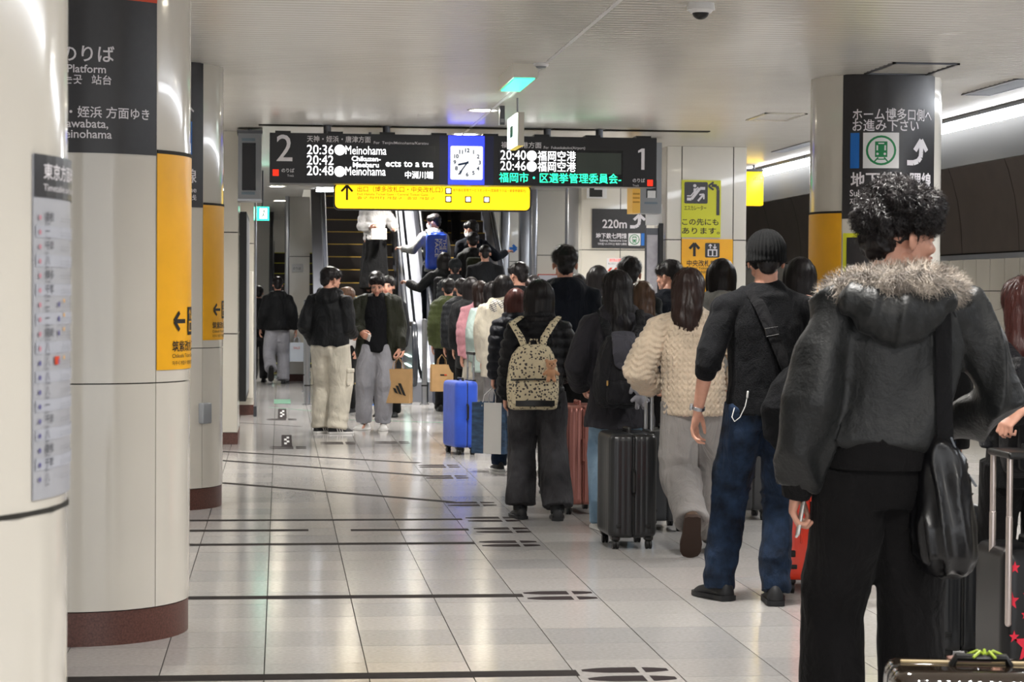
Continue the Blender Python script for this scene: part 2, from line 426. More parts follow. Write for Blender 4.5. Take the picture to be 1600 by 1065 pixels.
# column 2 front: vermilion band + black platform sign
s, p = cyl_sign('platform_sign', C2, -44.7 + OFF, 44.7 + OFF, 2.04, H - .004, M_signk, 'black platform direction sign with vermilion top band on second left column')
p.rect(M_red, U(-44.7 + OFF), U(44.7 + OFF), 2.675, H - .006, .0005, 14)
e = U(44.7 + OFF)
for st, right, z, sz in (('のりば', .2, 2.418, .074), ('Platform', .235, 2.368, .046), ('타는곳   站台', .212, 2.324, .042)):
    p.text(M_signt, st, e - right, z, sz, None, .012, align='r')
for st, right, z, sz, wd in (('天神・川端・姪浜 方面ゆき', .042, 2.188, .05, None), ('For Tenjin, Nakasu-Kawabata,', .225, 2.143, .049, None), ('Hakata and Meinohama', .21, 2.1, .049, None)):
    p.text(M_signt, st, e - right, z, sz, wd, .012, align='r')
p.build(s)
def yellow_sign(c, a0, a1, lab, z0=1.14, rot=PI / 2):
    s, p = cyl_sign('exit_gate_sign', c, a0, a1, z0, 2.05, M_yel, lab, edge=True)
    return s, p
for c, nm in ((C2, 'second'), (C3, 'third')):
    s, p = yellow_sign(c, 45.3 + OFF, 134.5 + OFF, 'yellow ticket gate sign wrapped round the %s left column' % nm)
    u = U(58); z = 1.345
    p.arrow_up(M_black, u + .065, z, .1, .018, rot=PI / 2)
    p.rrect(M_black, u + .15, u + .24, z - .06, z + .06, .008); p.rect(M_yel, u + .165, u + .225, z - .045, z + .0, .002); p.rect(M_black, u + .175, u + .215, z - .04, z - .008, .0026)
    p.arrow_up(M_yel, u + .18, z + .028, .04, .006, .0024); p.arrow_up(M_yel, u + .212, z + .028, .04, .006, .0024, rot=PI)
    p.text(M_black, '筑紫改札口', u, z - .125, .05, .27, .01); p.text(M_black, 'Chikushi Ticket Gate', u, z - .155, .024, .25); p.text(M_black, '지쿠시 개찰구  筑紫检票口', u, z - .185, .02, .25)
    p.build(s)
s, p = cyl_sign('subway_line_sign', C3, -44.7 + OFF, 44.7 + OFF, 2.03, H - .004, M_signk, 'black sign with blue square on third left column, mostly hidden')
e = U(44.7); p.rect(M_blue, e - .3, e - .085, 2.36, 2.6, .001, 6); p.text(M_signt, 'ホームへ', e - .07, 2.66, .1, .4, .01, align='r'); p.text(M_signt, '地下鉄空港線', e - .05, 2.2, .1, .6, .012, align='r')
p.text(M_signt, 'Subway Airport Line', e - .05, 2.13, .05, .5, .008, align='r'); p.text(M_signt, '지하철  机场线', e - .05, 2.08, .04, .4, .006, align='r'); p.build(s)
# right column
s, p = cyl_sign('subway_line_sign', C4, -44.7, 44.7, 2.0, H - .004, M_signk, 'tall black subway line sign with white arrow on the right column')
W = lambda px: (px - 1333) / (1475 - 1333) * .70 - .35
Z = lambda py: 1.48 + (459 - py) / 225
p.text(M_signt, 'ホーム博多口側へ', W(1346), Z(188), .088, .6, .012); p.text(M_signt, 'お進み下さい', W(1346), Z(205), .088, .47, .012)
p.rect(M_blue, W(1343), W(1356), Z(264), Z(209), .001, 2)
p.train(W(1386), Z(236.5), .245)
p.stroke(M_signt, [(W(1423), Z(255)), (W(1433), Z(255)), (W(1441), Z(252)), (W(1445.5), Z(246)), (W(1446.5), Z(238)), (W(1446.5), Z(219))], .036)
p.stroke(M_signt, [(W(1435.5), Z(236)), (W(1446.5), Z(219))], .034); p.stroke(M_signt, [(W(1457.5), Z(236)), (W(1446.5), Z(219))], .034)
p.text(M_signt, '地下鉄七隈線', W(1344), Z(292), .115, .61, .02); p.text(M_signt, 'Subway Nanakuma Line', W(1343), Z(307), .062, .57, .012); p.text(M_signt, '지하철  나나쿠마선  地铁七隈线', W(1343), Z(320), .052, .6, .01)
p.build(s)
s, p = cyl_sign('exit_gate_sign', C4, -134.5, -45.3, 1.14, 2.04, M_yel, 'plain yellow sign wrapped round the left side of the right column', edge=True)
p.text(M_black, '中央改札口', U(-125), 1.3, .06, .4, .01); p.build(s)
s, p = cyl_sign('escalator_sign', C4, -43.5, -5, 1.2, 1.9, M_yelg, 'lime escalator sign low on the right column behind the curly hair')
p.rrect(M_signk, U(-40), U(-12), 1.62, 1.87, .01); p.stroke(M_signt, [(U(-38), 1.66), (U(-33), 1.66), (U(-20), 1.82), (U(-15), 1.82)], .03); p.text(M_black, 'エスカレーター', U(-40), 1.55, .05, .23, .01); p.build(s)
# timetable on column 1
M_paper = mat('timetable paper', 'a4a5ab', .35)
s, p = cyl_sign('timetable', C1, 65.4, 138, 1.11, 1.715, M_paper, 'blurred station timetable sheet wrapped round the nearest left column')
p.rect(M_signk, U(65.4), U(138), 1.64, 1.715, .001, 14); p.text(M_signt, '東京方面時刻案内', U(69), 1.675, .03, .3, .012); p.text(M_signt, 'Timetable and fares', U(69), 1.652, .017, .2)
rn = random.Random(5); M_pink = mat('print pink', 'b87f8b', .5); M_inkb = mat('print indigo', '5e5a8a', .5); M_inkg = mat('print grey', '55565c', .5); M_pband = mat('print pale band', 'a5a7b0', .5)
for k in range(19):
    z = 1.60 - k * .0255
    if k % 2: p.rect(M_pband, U(66), U(138), z - .005, z + .016, .0006, 10)
    p.text(M_inkg, rn.choice(['一', '二', '八', '千早', '香椎', '博多', '箱崎', '吉塚']), U(70), z, .018, None, .01)
    p.text(M_inkg, rn.choice(['Line', 'Gion', 'Ohori', 'Tenjin']), U(70), z - .008, .008)
    p.text(M_pink if k < 10 else M_inkb, '●', U(67), z, .012); p.text(M_inkg, '::  ' * 9, U(79), z, .014)
    if k in (6, 7, 8, 10): p.text(M_inkb, '●', U(77), z, .014); p.text(M_yel, '●', U(81), z + .008, .01)
p.rect(M_red, U(75), U(78), 1.345, 1.36, .002, 2); p.build(s)
b = MB(); rings = []
for k in range(25):
    a = math.radians(360 * k / 24); 
    rings.append([(CX + (R_ + e_) * math.sin(a), 3.94 - (R_ + e_) * math.cos(a), z) for e_, z in ((.004, 1.083), (.004, 1.092), (-.01, 1.092), (-.01, 1.083))])
b.loft(rings, False).build('joint_band', M_joint, None).parent = None
bpy.data.objects['joint_band'].parent = C1; bpy.data.objects['joint_band'].location = (-C1.location.x, -C1.location.y, 0)

# ---- panelled wall blocks
def wall_block(name, x0, x1, y0, y1, joints_x=(), zj=(1.06, 2.03), H_=H, base=.11, mats=M_creamw):
    r = MB().box(x0 + .012, x1 - .012, y0 + .012, y1, 0, H_).build(name, M_joint, kind='structure')
    xs = [x0] + list(joints_x) + [x1]; zs = [base] + list(zj) + [H_]; g = .005
    for z0, z1 in zip(zs[:-1], zs[1:]):
        for xa, xb in zip(xs[:-1], xs[1:]): MB().box(xa + g, xb - g, y0, y0 + .02, z0 + g, z1 - g).build('panel', mats, r)
        for sx in (x0, x1):
            MB().box(sx if sx == x0 else sx - .02, sx + .02 if sx == x0 else sx, y0 + .02 + g, y1, z0 + g, z1 - g).build('panel', mats, r)
    return r
def base_block(n, x0, x1, y0, y1, h=.11): MB().box(x0 - .004, x1 + .004, y0 - .004, y1, 0, h).build(n, M_granite, kind='structure')
wall_block('wall_2', -1.35, -.4, 20.4, 21.4); base_block('baseboard_2', -1.35, -.4, 20.4, 21.4)
wall_block('wall_3', -1.3, -.31, 25.2, 26.4); base_block('baseboard_3', -1.3, -.31, 25.2, 26.4, .12)
xk = D(1041, 400, 152).x; xr = D(1166, 400, 152).x; YB = 21.6
xj1, xj2 = AY(1064.5, 400, YB).x, AY(1145, 400, YB).x; xk = AY(1041, 400, YB).x; xr = AY(1166, 400, YB).x
wall_block('wall_4', xk, xr, YB, YB + .7, (xj1, xj2)); base_block('baseboard_4', xk, xr, YB, YB + .7)
def seg(name, px0, px1, Y, jx=(), zj=(1.06, 2.03), m=M_creamw):
    return wall_block(name, AY(px0, 400, Y).x, AY(px1, 400, Y).x, Y, Y + .5, [AY(q, 400, Y).x for q in jx], zj, mats=m)
def metalcol(px0, px1, Y, name='metal_column', lab='', dep=.25):
    x0, x1 = AY(px0, 400, Y).x, AY(px1, 400, Y).x; r = empty(name, ((x0 + x1) / 2, Y, 0), label=lab, cat='column'); h = (x1 - x0) / 2
    b = MB(); b.rbox((0, 0, H / 2 + .05), (2 * h, dep, H - .11), min(.03, h * .5), rz=.001); b.build('shaft', M_steel, r, smooth=True)
    MB().box(-h - .008, h + .008, -dep / 2 - .008, dep / 2, .0, .12).build('base', M_steeld, r); return r
seg('wall_5', 908, 1030, 27.2, (969, 1008)); base_block('baseboard_5', AY(908, 400, 27.2).x, AY(1030, 400, 27.2).x, 27.2, 27.7)
metalcol(884, 908, 27.6, lab='wide steel column beside the panel wall with the 220m sign')
seg('wall_6', 838, 884, 31.5); metalcol(828, 838, 31.2, lab='dark slim steel door post left of the beige panel wall')
metalcol(811, 828, 34.5, lab='steel column right of the small blue arrow')
seg('wall_7', 764, 812, 38.2, (781, 795)); metalcol(781, 795, 36.5, lab='steel column left of the small blue arrow')
seg('wall_8', 452, 484, 34.6, ()); base_block('baseboard_8', AY(452, 400, 34.6).x, AY(484, 400, 34.6).x, 34.6, 35.1)
metalcol(445, 452, 34.4, lab='narrow steel column at the left passage by the walking man')
metalcol(398, 401, 24.9, lab='thin steel edge post at the left wall end', dep=.06)
# notice case on the side of wall 2, pipe cover on wall 3
r = empty('notice_case', (-.36, 22.0, 1.3), label='tall dark notice case fixed edge-on to the left wall block', cat='notice board')
MB().box(-.035, .03, -1.0, 1.0, -.92, .95).build('case_frame', M_black, r); MB().box(.03, .033, -.95, .95, -.87, .9).build('case_glass', M_grey, r)
b = MB(); b.rbox((-.36, 25.15, .95), (.1, .12, 1.5), .02, rz=.01); o = b.build('pipe_cover', M_creamw, smooth=True); tag(o, 'slim cream cover box on the left wall behind the notice case', 'box')

# ---- departure board
bl = D(421, 285, 172.5); br = D(1043, 292, 172.5); tl = D(421, 207, 172.5)
bx0, bx1, bz0, bz1, by = bl.x, br.x - .02, 2.455, 2.91, 19.35
BW = bx1 - bx0
r = empty('departure_board', ((bx0 + bx1) / 2, by, bz0), label='long black hanging departure board with square clock and glowing train times', cat='departure board')
r.rotation_euler = (0, 0, 0)
hw = BW / 2; hh = bz1 - bz0
MB().box(-hw, hw, 0, .28, 0, hh).build('board_case', mat('board black', '1b1b1e', .3), r)
for q in range(8):
    x = -hw + .12 + q * (BW - .24) / 7; MB().box(x - .07, x + .07, .02, .2, hh, hh + .02).build('top_clip', M_black, r)
for px in (512, 605, 858, 940):
    x = AY(px, 200, by).x - (bx0 + bx1) / 2
    b = MB(); b.cyl((x, .14, hh + .06), .035, .12, 14); b.cyl((x, .14, hh + .09), .05, .015, 14); b.build('hanger', M_steeld, r, smooth=True)
PXW = BW / 622
fx = lambda px: (px - 421) * PXW - hw           # metres from board centre
fz = lambda py: hh - (py - 207 - (0.0)) * hh / 79
bp = Print(lambda u, v, h: Vector((u, -.002 - h, v)))
M_led = mat('led white', 'ffffff', .6, emit='ffffff', estr=1.2)
M_ledg = mat('led green', '30ffb0', .6, emit='27f5a5', estr=1.3)
M_scr = mat('screen black', '101014', .25)
M_scr2 = mat('screen grey green', '3a423c', .3)
M_clk = mat('clock face', 'e8e8e8', .5, emit='ffffff', estr=.42)
M_bluep = mat('board blue', '0b2fa8', .25, emit='1c24e0', estr=2.2)
M_navy = mat('board navy', '131a44', .3)
bp.rect(M_scr, fx(478), fx(684), fz(280), fz(224), .001); bp.rect(M_scr, fx(786), fx(988), fz(284), fz(228), .001); bp.rect(M_scr2, fx(912), fx(985), fz(266), fz(232), .0016)
bp.rect(M_navy, fx(691), fx(705), .005, hh - .005, .001); bp.rect(M_navy, fx(763), fx(778), .005, hh - .005, .001); bp.rect(M_bluep, fx(705), fx(763), .005, hh - .005, .0015)
bp.text(M_signt, '2', fx(432), fz(251.5), .345, 25 * PXW, .004); bp.stroke(M_signt, [(fx(1020.5), fz(258)), (fx(1020.5), fz(224))], .03); bp.poly(M_signt, [(fx(1018.5), fz(224)), (fx(1018.5), fz(229)), (fx(1012.5), fz(231)), (fx(1012.5), fz(227.5))], .0022)
M_redl = mat('lit vermilion', 'e83418', .4, emit='ff2a10', estr=.5)
bp.rect(M_redl, fx(426), fx(435.5), fz(275), fz(265), .002); bp.rect(M_redl, fx(1028), fx(1037), fz(284), fz(274), .002)
bp.text(M_signt, 'のりば', fx(440), fz(269), .042, .115, .01); bp.text(M_signt, 'Track', fx(449), fz(276), .028, .06)
bp.text(M_signt, 'のりば', fx(1004), fz(278), .042, .115, .01); bp.text(M_signt, 'Track', fx(1004), fz(285), .028, .06)
bp.text(M_signt, '天神・姪浜・唐津方面', fx(480), fz(220), .062, 101 * PXW, .008); bp.text(M_signt, 'For  Tenjin/Meinohama/Karatsu', fx(586), fz(222.5), .034, 87 * PXW, .006)
bp.text(M_signt, '福岡空港方面', fx(790), fz(225), .06, 65 * PXW, .008); bp.text(M_signt, 'For  Fukuokakuko(Airport)', fx(859), fz(226.5), .034, 67 * PXW, .006)
def led(m, s, x0, x1, yb, sz, bold=.025): bp.text(m, s, fx(x0), fz(yb), sz, (x1 - x0) * PXW, bold, .003)
led(M_led, '20:36', 480, 522, 240, .122, .0); led(M_led, '20:42', 480, 522, 256.5, .122, .0); led(M_led, '20:48', 480, 522, 273, .122, .0)
led(M_led, 'Meinohama', 541, 606, 239.5, .112, .0); led(M_led, 'Meinohama', 541, 605, 272.5, .112, .0)
bp.disc(M_led, fx(532), fz(233), .048, .003); bp.disc(M_led, fx(532), fz(267), .048, .003)
led(M_led, 'Chikuzen-', 551, 597, 250, .062, .015); led(M_led, 'Maebaru', 553, 594, 259.5, .062, .015)
led(M_led, 'ects to a tra', 605, 681, 258, .085, .012); led(M_led, '中洲川端', 636, 681, 275.5, .072, .012)
led(M_led, '20:40', 789, 830, 244.5, .122, .0); led(M_led, '20:46', 789, 830, 261.5, .122, .0)
bp.disc(M_led, fx(839.5), fz(238), .047, .003); bp.disc(M_led, fx(839.5), fz(255), .047, .003)
led(M_led, '福岡空港', 849, 911, 244.5, .1, .003); led(M_led, '福岡空港', 849, 911, 261.5, .1, .003)
led(M_ledg, '福岡市・区選挙管理委員会-', 787, 985, 279.5, .098, .004)
# clock
bp.rrect(M_clk, fx(708.5), fx(760.5), fz(277.5), fz(224), .015, .004)
M_clkp = mat('clock print', '2c4668', .5); M_hand = mat('clock hand', '10365e', .5)
ccx, ccy = fx(735.5), fz(250.5)
for k in range(1, 13):
    t = PI / 2 - k * PI / 6; bp.text(M_clkp, str(k), ccx + .115 * math.cos(t), ccy + .11 * math.sin(t) - .014, .05, None, .035, .006, 'c')
bp.stroke(M_hand, [(ccx + .012, ccy + .002), (ccx - .085, ccy - .02)], .018, .008); bp.stroke(M_hand, [(ccx + .01, ccy + .014), (ccx - .08, ccy - .11)], .011, .0085)
bp.disc(M_hand, ccx, ccy, .01, .009)
bp.build(r, names={M_clk: 'clock_face', M_hand: 'clock_hands', M_scr: 'screen', M_scr2: 'screen', M_bluep: 'clock_surround', M_clkp: 'clock_numerals', M_navy: 'navy_panel', M_redl: 'red_square', M_led: 'led_lettering', M_ledg: 'led_lettering'})
spot_o = None
# ---- yellow exit sign behind the board
Yy = 20.2
yx0, yx1 = AY(521.5, 300, Yy).x, AY(830, 300, Yy).x; yz0, yz1 = AY(600, 328, Yy).z, AY(600, 286, Yy).z
r = empty('lit_exit_sign', ((yx0 + yx1) / 2, Yy, yz0), label='long lit yellow exit sign hanging under the departure board', cat='sign')
hw = (yx1 - yx0) / 2; hh = yz1 - yz0
M_yl = mat('lit yellow face', 'ffd21a', .3, emit='ffd412', estr=.62)
M_yl2 = mat('lit yellow print', '8a5208', .4, emit='a86a08', estr=.2)
M_whl = mat('lit white pictogram', 'ffffff', .4, emit='ffffff', estr=1.2)
m = Matrix.Translation((0, .09, hh / 2)) @ Matrix.Rotation(PI / 2, 4, 'X')
MB().rbox((0, 0, 0), (hw * 2, hh, .16), .05, M=m, rz=.008).build('sign_case', M_black, r, smooth=True)
p = Print(lambda u, v, h: Vector((u, .008 - h, v))); p.rrect(M_yl, -hw + .012, hw - .012, .012, hh - .012, .045, 0.0)
s_ = 2 * hw / 308.5
gx = lambda px: (px - 521.5) * s_ - hw
gz = lambda py: hh - (py - 286) * hh / 42
p.arrow_up(M_black, gx(542), gz(301.5), .14, .02, .003); p.text(M_yl2, '出口（博多改札口・中央改札口）', gx(558), gz(299), .058, 133 * s_, .004, .003)
p.text(M_yl2, 'Exit Hakata Ticket Gate / Central Ticket Gate', gx(558), gz(305), .03, 110 * s_, .0, .003); p.text(M_yl2, '출구 하카타 개찰구 · 중앙 개찰구', gx(558), gz(311), .03, 120 * s_, 0, .003)
p.text(M_yl2, '地下鉄お客様サービスセンター(定期券うりば・乗車券購案内)', gx(707), gz(297.5), .032, 115 * s_, .0, .003)
for px, py in ((700, 297), (700, 310), (731, 310), (760, 310)):
    p.rrect(M_black, gx(px - 5), gx(px + 5), gz(py + 5), gz(py - 5), .004, .003); p.rrect(M_whl, gx(px - 3.4), gx(px + 3.4), gz(py + 3.2), gz(py - 3.6), .006, .004)
p.build(r, names={M_yl: 'yellow_face'})
for x in (-.6, .6): MB().cyl((x, .09, hh + .3), .015, .62, 10).build('rod', M_steeld, r)

# ---- hanging display box, left; and right one with orange face
r = empty('display_box', (AY(390, 300, 19.9).x, 19.9, 2.31), label='grey hanging display box with dark screen beside the left wall', cat='display')
hwd = .108
MB().box(-hwd, hwd, 0, .35, .02, .63).build('case', M_grey, r); MB().box(-hwd - .01, hwd + .01, -.01, .36, .63, .66).build('top_lid', M_steeld, r); MB().box(-hwd - .005, hwd + .005, -.005, .355, 0, .02).build('bottom_lid', M_steel, r)
MB().box(-.07, .055, -.006, 0, .1, .54).build('screen', M_scr, r); MB().box(-.075, .05, -.004, 0, .56, .585).build('label_strip', mat('slate print', '6d7c88'), r); MB().box(-.075, .05, -.004, 0, .06, .085).build('label_strip', MATS['slate print'], r)
MB().cyl((0, .17, .67), .02, .04, 10).build('hanger', M_steeld, r)
r = empty('display_box', (AY(1010, 300, 20.4).x, 20.4, AY(1010, 333, 20.4).z), label='small grey hanging box with orange side face under the board', cat='display')
MB().box(-.0, .02, .1, .12, .69, H - AY(1010, 333, 20.4).z).build('rod', M_steeld, r); MB().box(-.06, .15, 0, .3, .0, .69).build('case', M_grey, r); MB().box(-.14, -.062, -.01, .3, -.0, .69).build('orange_face', mat('pale orange', 'f0bd55', .4), r)
MB().box(.0, .1, -.005, 0, .15, .32).build('screen', M_scr, r); MB().box(.01, .09, -.008, 0, .15, .22).build('label_strip', M_white, r); MB().box(-.02, .11, -.005, 0, .09, .11).build('label_strip', MATS['slate print'], r)
b = MB()
for z in (.1, .14, .18): b.box(-.135, -.068, -.013, -.01, z, z + .015)
b.build('face_stripes', mat('ochre print', 'b9842c'), r)

# ---- perpendicular hanging exit sign, cable box, sensor, dome camera, vents, hatches
P0 = AY(812, 132, 13.0)
r = empty('ceiling_light_box', (AY(818, 132, 14.0).x, 14.0, H), label='beige ceiling box with green lit underside, above the hanging edge-on sign', cat='sign')
zt = AY(812, 120, 14.0).z
MB().box(-.075, .09, -.05, .9, -.1, 0).build('case', M_creamw, r); MB().box(-.06, .075, -.02, .87, -.108, -.1).build('green_face', mat('exit green lit', '7fe8c8', .4, emit='35d8a0', estr=1.0), r)
r2 = empty('hanging_sign', (AY(813, 200, 16.2).x, 16.2, 0), label='thin white exit sign seen edge-on before the departure board', cat='sign')
zt, zb = AY(812, 175, 16.2).z, AY(812, 227, 16.2).z
MB().box(-.02, .03, 0, .6, zb, zt).build('case', M_creamw, r2); MB().box(-.036, -.02, .01, .59, zb + .01, zt - .01).build('lit_face', mat('exit white lit', 'ffffff', .4, emit='e8fff4', estr=2.0), r2)
MB().box(-.0365, -.036, .2, .4, zb + .08, zb + .17).build('green_mark', M_green, r2); MB().cyl((.005, .25, (zt + H) / 2), .008, H - zt, 8).build('rod', M_steel, r2)
r = empty('loudspeaker', (AY(785, 170, 17.2).x, 17.2, 0), label='slim dark speaker bar hanging from ceiling left of the edge-on sign', cat='speaker')
zt, zb = AY(785, 152, 17.2).z, AY(785, 195, 17.2).z
MB().box(-.02, .02, 0, .08, zb, min(zt, H)).build('body', M_steeld, r); MB().box(-.014, .014, -.004, 0, zb + .02, zb + .05).build('cover', M_grey, r)
b = MB(); b.ball((0, 0, -.05), (.045, .045, .045)); P0 = G(1095, 4, H)
r = empty('dome_camera', (P0.x, P0.y, H), label='white dome security camera on the ceiling at top right', cat='camera')
b = MB(); b.cyl((0, 0, -.02), .075, .04, 28, r2=.07); b.cyl((0, 0, -.045), .055, .02, 28, r2=.07); b.build('housing', M_white, r, smooth=True)
MB().ball((0, 0, -.05), (.045, .045, .04), n=20, m=12).build('lens_dome', M_black, r, smooth=True)
r = empty('smoke_detector', (*G(845, 98, H).xy, H), label='small round white smoke detector on the ceiling seam', cat='detector')
MB().cyl((0, 0, -.012), .05, .024, 24, r2=.055).build('base', M_white, r, smooth=True); MB().cyl((0, 0, -.03), .03, .015, 20, r2=.04).build('sensor', M_grey, r, smooth=True)
def vent(a, c, lab, m=M_steeld, slats=True, g=None):
    p, q = G(*a, H), G(*c, H); x0, x1 = sorted((p.x, q.x)); y0, y1 = sorted((p.y, q.y))
    r = empty('ceiling_vent' if slats else 'ceiling_hatch', ((x0 + x1) / 2, (y0 + y1) / 2, H), label=lab, cat='vent' if slats else 'hatch')
    w_, d_ = (x1 - x0) / 2, (y1 - y0) / 2
    for s_ in (-1, 1):
        MB().box(*sorted((s_ * w_, s_ * (w_ - .02))), -d_, d_, -.015, 0).build('frame_bar', m, r); MB().box(-w_, w_, *sorted((s_ * d_, s_ * (d_ - .02))), -.015, 0).build('frame_bar', m, r)
    if slats:
        k = -d_ + .04
        while k < d_ - .03: MB().box(-w_ + .02, w_ - .02, k, k + .02, -.014, -.004).build('slat', M_grey, r); k += .05
        MB().box(-w_, w_, -d_, d_, -.005, -.003).build('backing', M_joint, r)
    return r
vent((1502, 146), (1640, 122), 'long grey ceiling vent above the right platform lamp')
vent((1205, 236), (1290, 219), 'grey ceiling vent left of the right column')
vent((1350, 113), (1500, 98), 'square ceiling access hatch above the right column', slats=False)
vent((1165, 186), (1262, 176), 'ceiling access hatch between the board and right column', slats=False, m=M_creamw)

# ---- signs on far walls
def board(name, x0, x1, z0, z1, Y, m, lab, th=.012, cat='sign', rad=0):
    r = empty(name, ((x0 + x1) / 2, Y, z0), label=lab, cat=cat); MB().box(-(x1 - x0) / 2, (x1 - x0) / 2, -th, 0, 0, z1 - z0).build('panel', m, r)
    return r, Print(lambda u, v, h: Vector((u - (x1 - x0) / 2, -th - .0005 - h, v))), x1 - x0, z1 - z0
def pxb(name, a, c, Y, m, lab, **k):
    p, q = AY(*a, Y), AY(*c, Y); x0, x1 = sorted((p.x, q.x)); z0, z1 = sorted((p.z, q.z)); r, pr, W, Hh = board(name, x0, x1, z0, z1, Y, m, lab, **k)
    sx = W / abs(c[0] - a[0]); sz = Hh / abs(c[1] - a[1]); u = lambda px: (px - min(a[0], c[0])) * sx; v = lambda py: Hh - (py - min(a[1], c[1])) * sz
    return r, pr, u, v, sx
r, p, u, v, s_ = pxb('subway_line_sign', (925, 326), (1009.5, 388), 27.19, M_signk, 'black 220m subway sign with bent arrow on the back wall')
p.text(M_signt, '220m', u(941), v(356), .155, 38 * s_, .015)
p.stroke(M_signt, [(u(984), v(354)), (u(992), v(354)), (u(997), v(351)), (u(998.5), v(346)), (u(998.5), v(337))], .042); p.stroke(M_signt, [(u(990), v(343)), (u(998.5), v(335))], .036); p.stroke(M_signt, [(u(1007), v(343)), (u(998.5), v(335))], .036)
p.text(M_signt, '地下鉄七隈線', u(931), v(372), .075, 48 * s_, .02); p.text(M_signt, 'Subway Nanakuma Line', u(937), v(377.5), .04, 42 * s_, .01); p.text(M_signt, '지하철 나나쿠마선 地铁七隈线', u(934), v(383), .034, 45 * s_, .01)
p.train(u(991), v(374), 19 * s_); p.rect(M_blue, u(1001.5), u(1006.5), v(383.5), v(364), .001); p.build(r)
r, p, u, v, s_ = pxb('lift_sign', (917, 262), (948, 310), 27.1, M_white, 'white letter E sign just under the departure board'); p.text(M_black, 'E', u(921), v(305), .55, 20 * s_, .04); p.build(r)
r, p, u, v, s_ = pxb('escalator_sign', (1065, 281), (1125.5, 371), YB - .001, M_yelg, 'lime escalator sign on the cream wall block above the ticket gate sign')
p.rrect(M_signk, u(1069), u(1105), v(318), v(284), .015); p.stroke(M_signt, [(u(1073), v(311)), (u(1080), v(311)), (u(1093), v(294)), (u(1101), v(294))], .03, .003); p.stroke(M_signt, [(u(1073), v(306)), (u(1079), v(306)), (u(1090), v(292))], .012, .003)
p.disc(M_signt, u(1085), v(290), .017, .003); p.stroke(M_signt, [(u(1085), v(294)), (u(1085), v(302))], .025, .003); p.stroke(M_signt, [(u(1090), v(314)), (u(1099), v(303))], .02, .0035); p.stroke(M_signt, [(u(1092), v(304)), (u(1099), v(303)), (u(1099), v(311))], .016, .0038)
p.stroke(M_signk, [(u(1121), v(336)), (u(1121), v(296)), (u(1119), v(290)), (u(1111), v(289))], .033, .002); p.stroke(M_signk, [(u(1114), v(284)), (u(1106), v(290)), (u(1114), v(296))], .02, .003)
p.text(M_black, 'エスカレーター', u(1069), v(328), .055, 34 * s_, .01); p.text(M_black, 'この先にも', u(1066), v(351), .075, 56 * s_, .012); p.text(M_black, 'あります。', u(1066), v(365), .075, 58 * s_, .012); p.build(r)
r, p, u, v, s_ = pxb('exit_gate_sign', (1065, 373), (1144, 461), YB - .001, M_yel, 'yellow central ticket gate sign with up arrow and lift symbol')
p.arrow_up(M_black, u(1084.5), v(390), .135, .028); p.rrect(M_signk, u(1101), u(1123.5), v(402), v(379), .012)
p.rect(M_signt, u(1105), u(1120), v(400), v(389), .002); p.rect(M_signk, u(1107), u(1111.5), v(399), v(391), .003); p.rect(M_signk, u(1113.5), u(1118), v(399), v(391), .003); p.arrow_up(M_signt, u(1109), v(384.5), .045, .01, .002); p.arrow_up(M_signt, u(1116), v(384.5), .045, .01, .002, PI)
p.text(M_black, '中央改札口', u(1073), v(415), .07, 44 * s_, .01); p.text(M_black, 'Central Ticket Gate', u(1073), v(420.5), .034, 44 * s_, .004); p.text(M_black, '중앙 개찰구  中央检票口', u(1073), v(427), .034, 40 * s_, .004); p.build(r)
r, p, u, v, s_ = pxb('notice', (948, 403), (974, 424), 27.19, M_white, 'small white notice with red stripes behind the queue', cat='notice')
p.text(M_redl, '危険防止注意', u(952), v(408), .04, 18 * s_, .01); p.text(M_inkg, 'あぶない', u(950), v(413), .03, 12 * s_)
for k in range(3): p.poly(M_red, [(u(949 + 8 * k), v(423.5)), (u(953 + 8 * k), v(423.5)), (u(957 + 8 * k), v(418)), (u(953 + 8 * k), v(418))])
p.build(r)
r, p, u, v, s_ = pxb('notice', (840, 428), (872, 460), 31.2, M_red, 'red framed white notice low beside the tall navy man', cat='notice'); p.rect(M_signt, u(841.5), u(870.5), v(459), v(429.5)); p.build(r)
r, p, u, v, s_ = pxb('arrow_sign', (794, 378), (810, 396), 38.19, M_creamw, 'small blue arrow pointing right on a pale panel'); p.stroke(M_blue, [(u(795), v(388)), (u(806), v(388))], .05); p.stroke(M_blue, [(u(801), v(382.5)), (u(807), v(388)), (u(801), v(393.5))], .045, .003); p.build(r)
r, p, u, v, s_ = pxb('notice', (456, 412), (474, 425), 34.59, M_white, 'small white plate on the far left passage wall', cat='notice'); p.text(M_inkg, 'のりば', u(458), v(421), .05, 12 * s_); p.build(r)
# notice frame on the near side of wall block
r = empty('notice_case', (AY(1024, 400, YB).x, YB + .1, 1.1), label='dark framed notice case leaning beside the cream wall block', cat='notice board')
w_ = .085
MB().box(-w_, w_, 0, .03, 0, 1.05).build('case_frame', M_steeld, r); MB().box(-w_ + .012, w_ - .045, -.004, 0, .03, .98).build('poster', mat('pale poster', 'a9a6ac', .2, var=.2, vscale=9), r); MB().box(w_ - .035, w_ + .01, -.03, .05, 0, 1.1).build('case_side', M_black, r)
MB().box(-w_, w_, -.01, .03, 1.08, 1.3).build('paper_sheet', M_white, r)
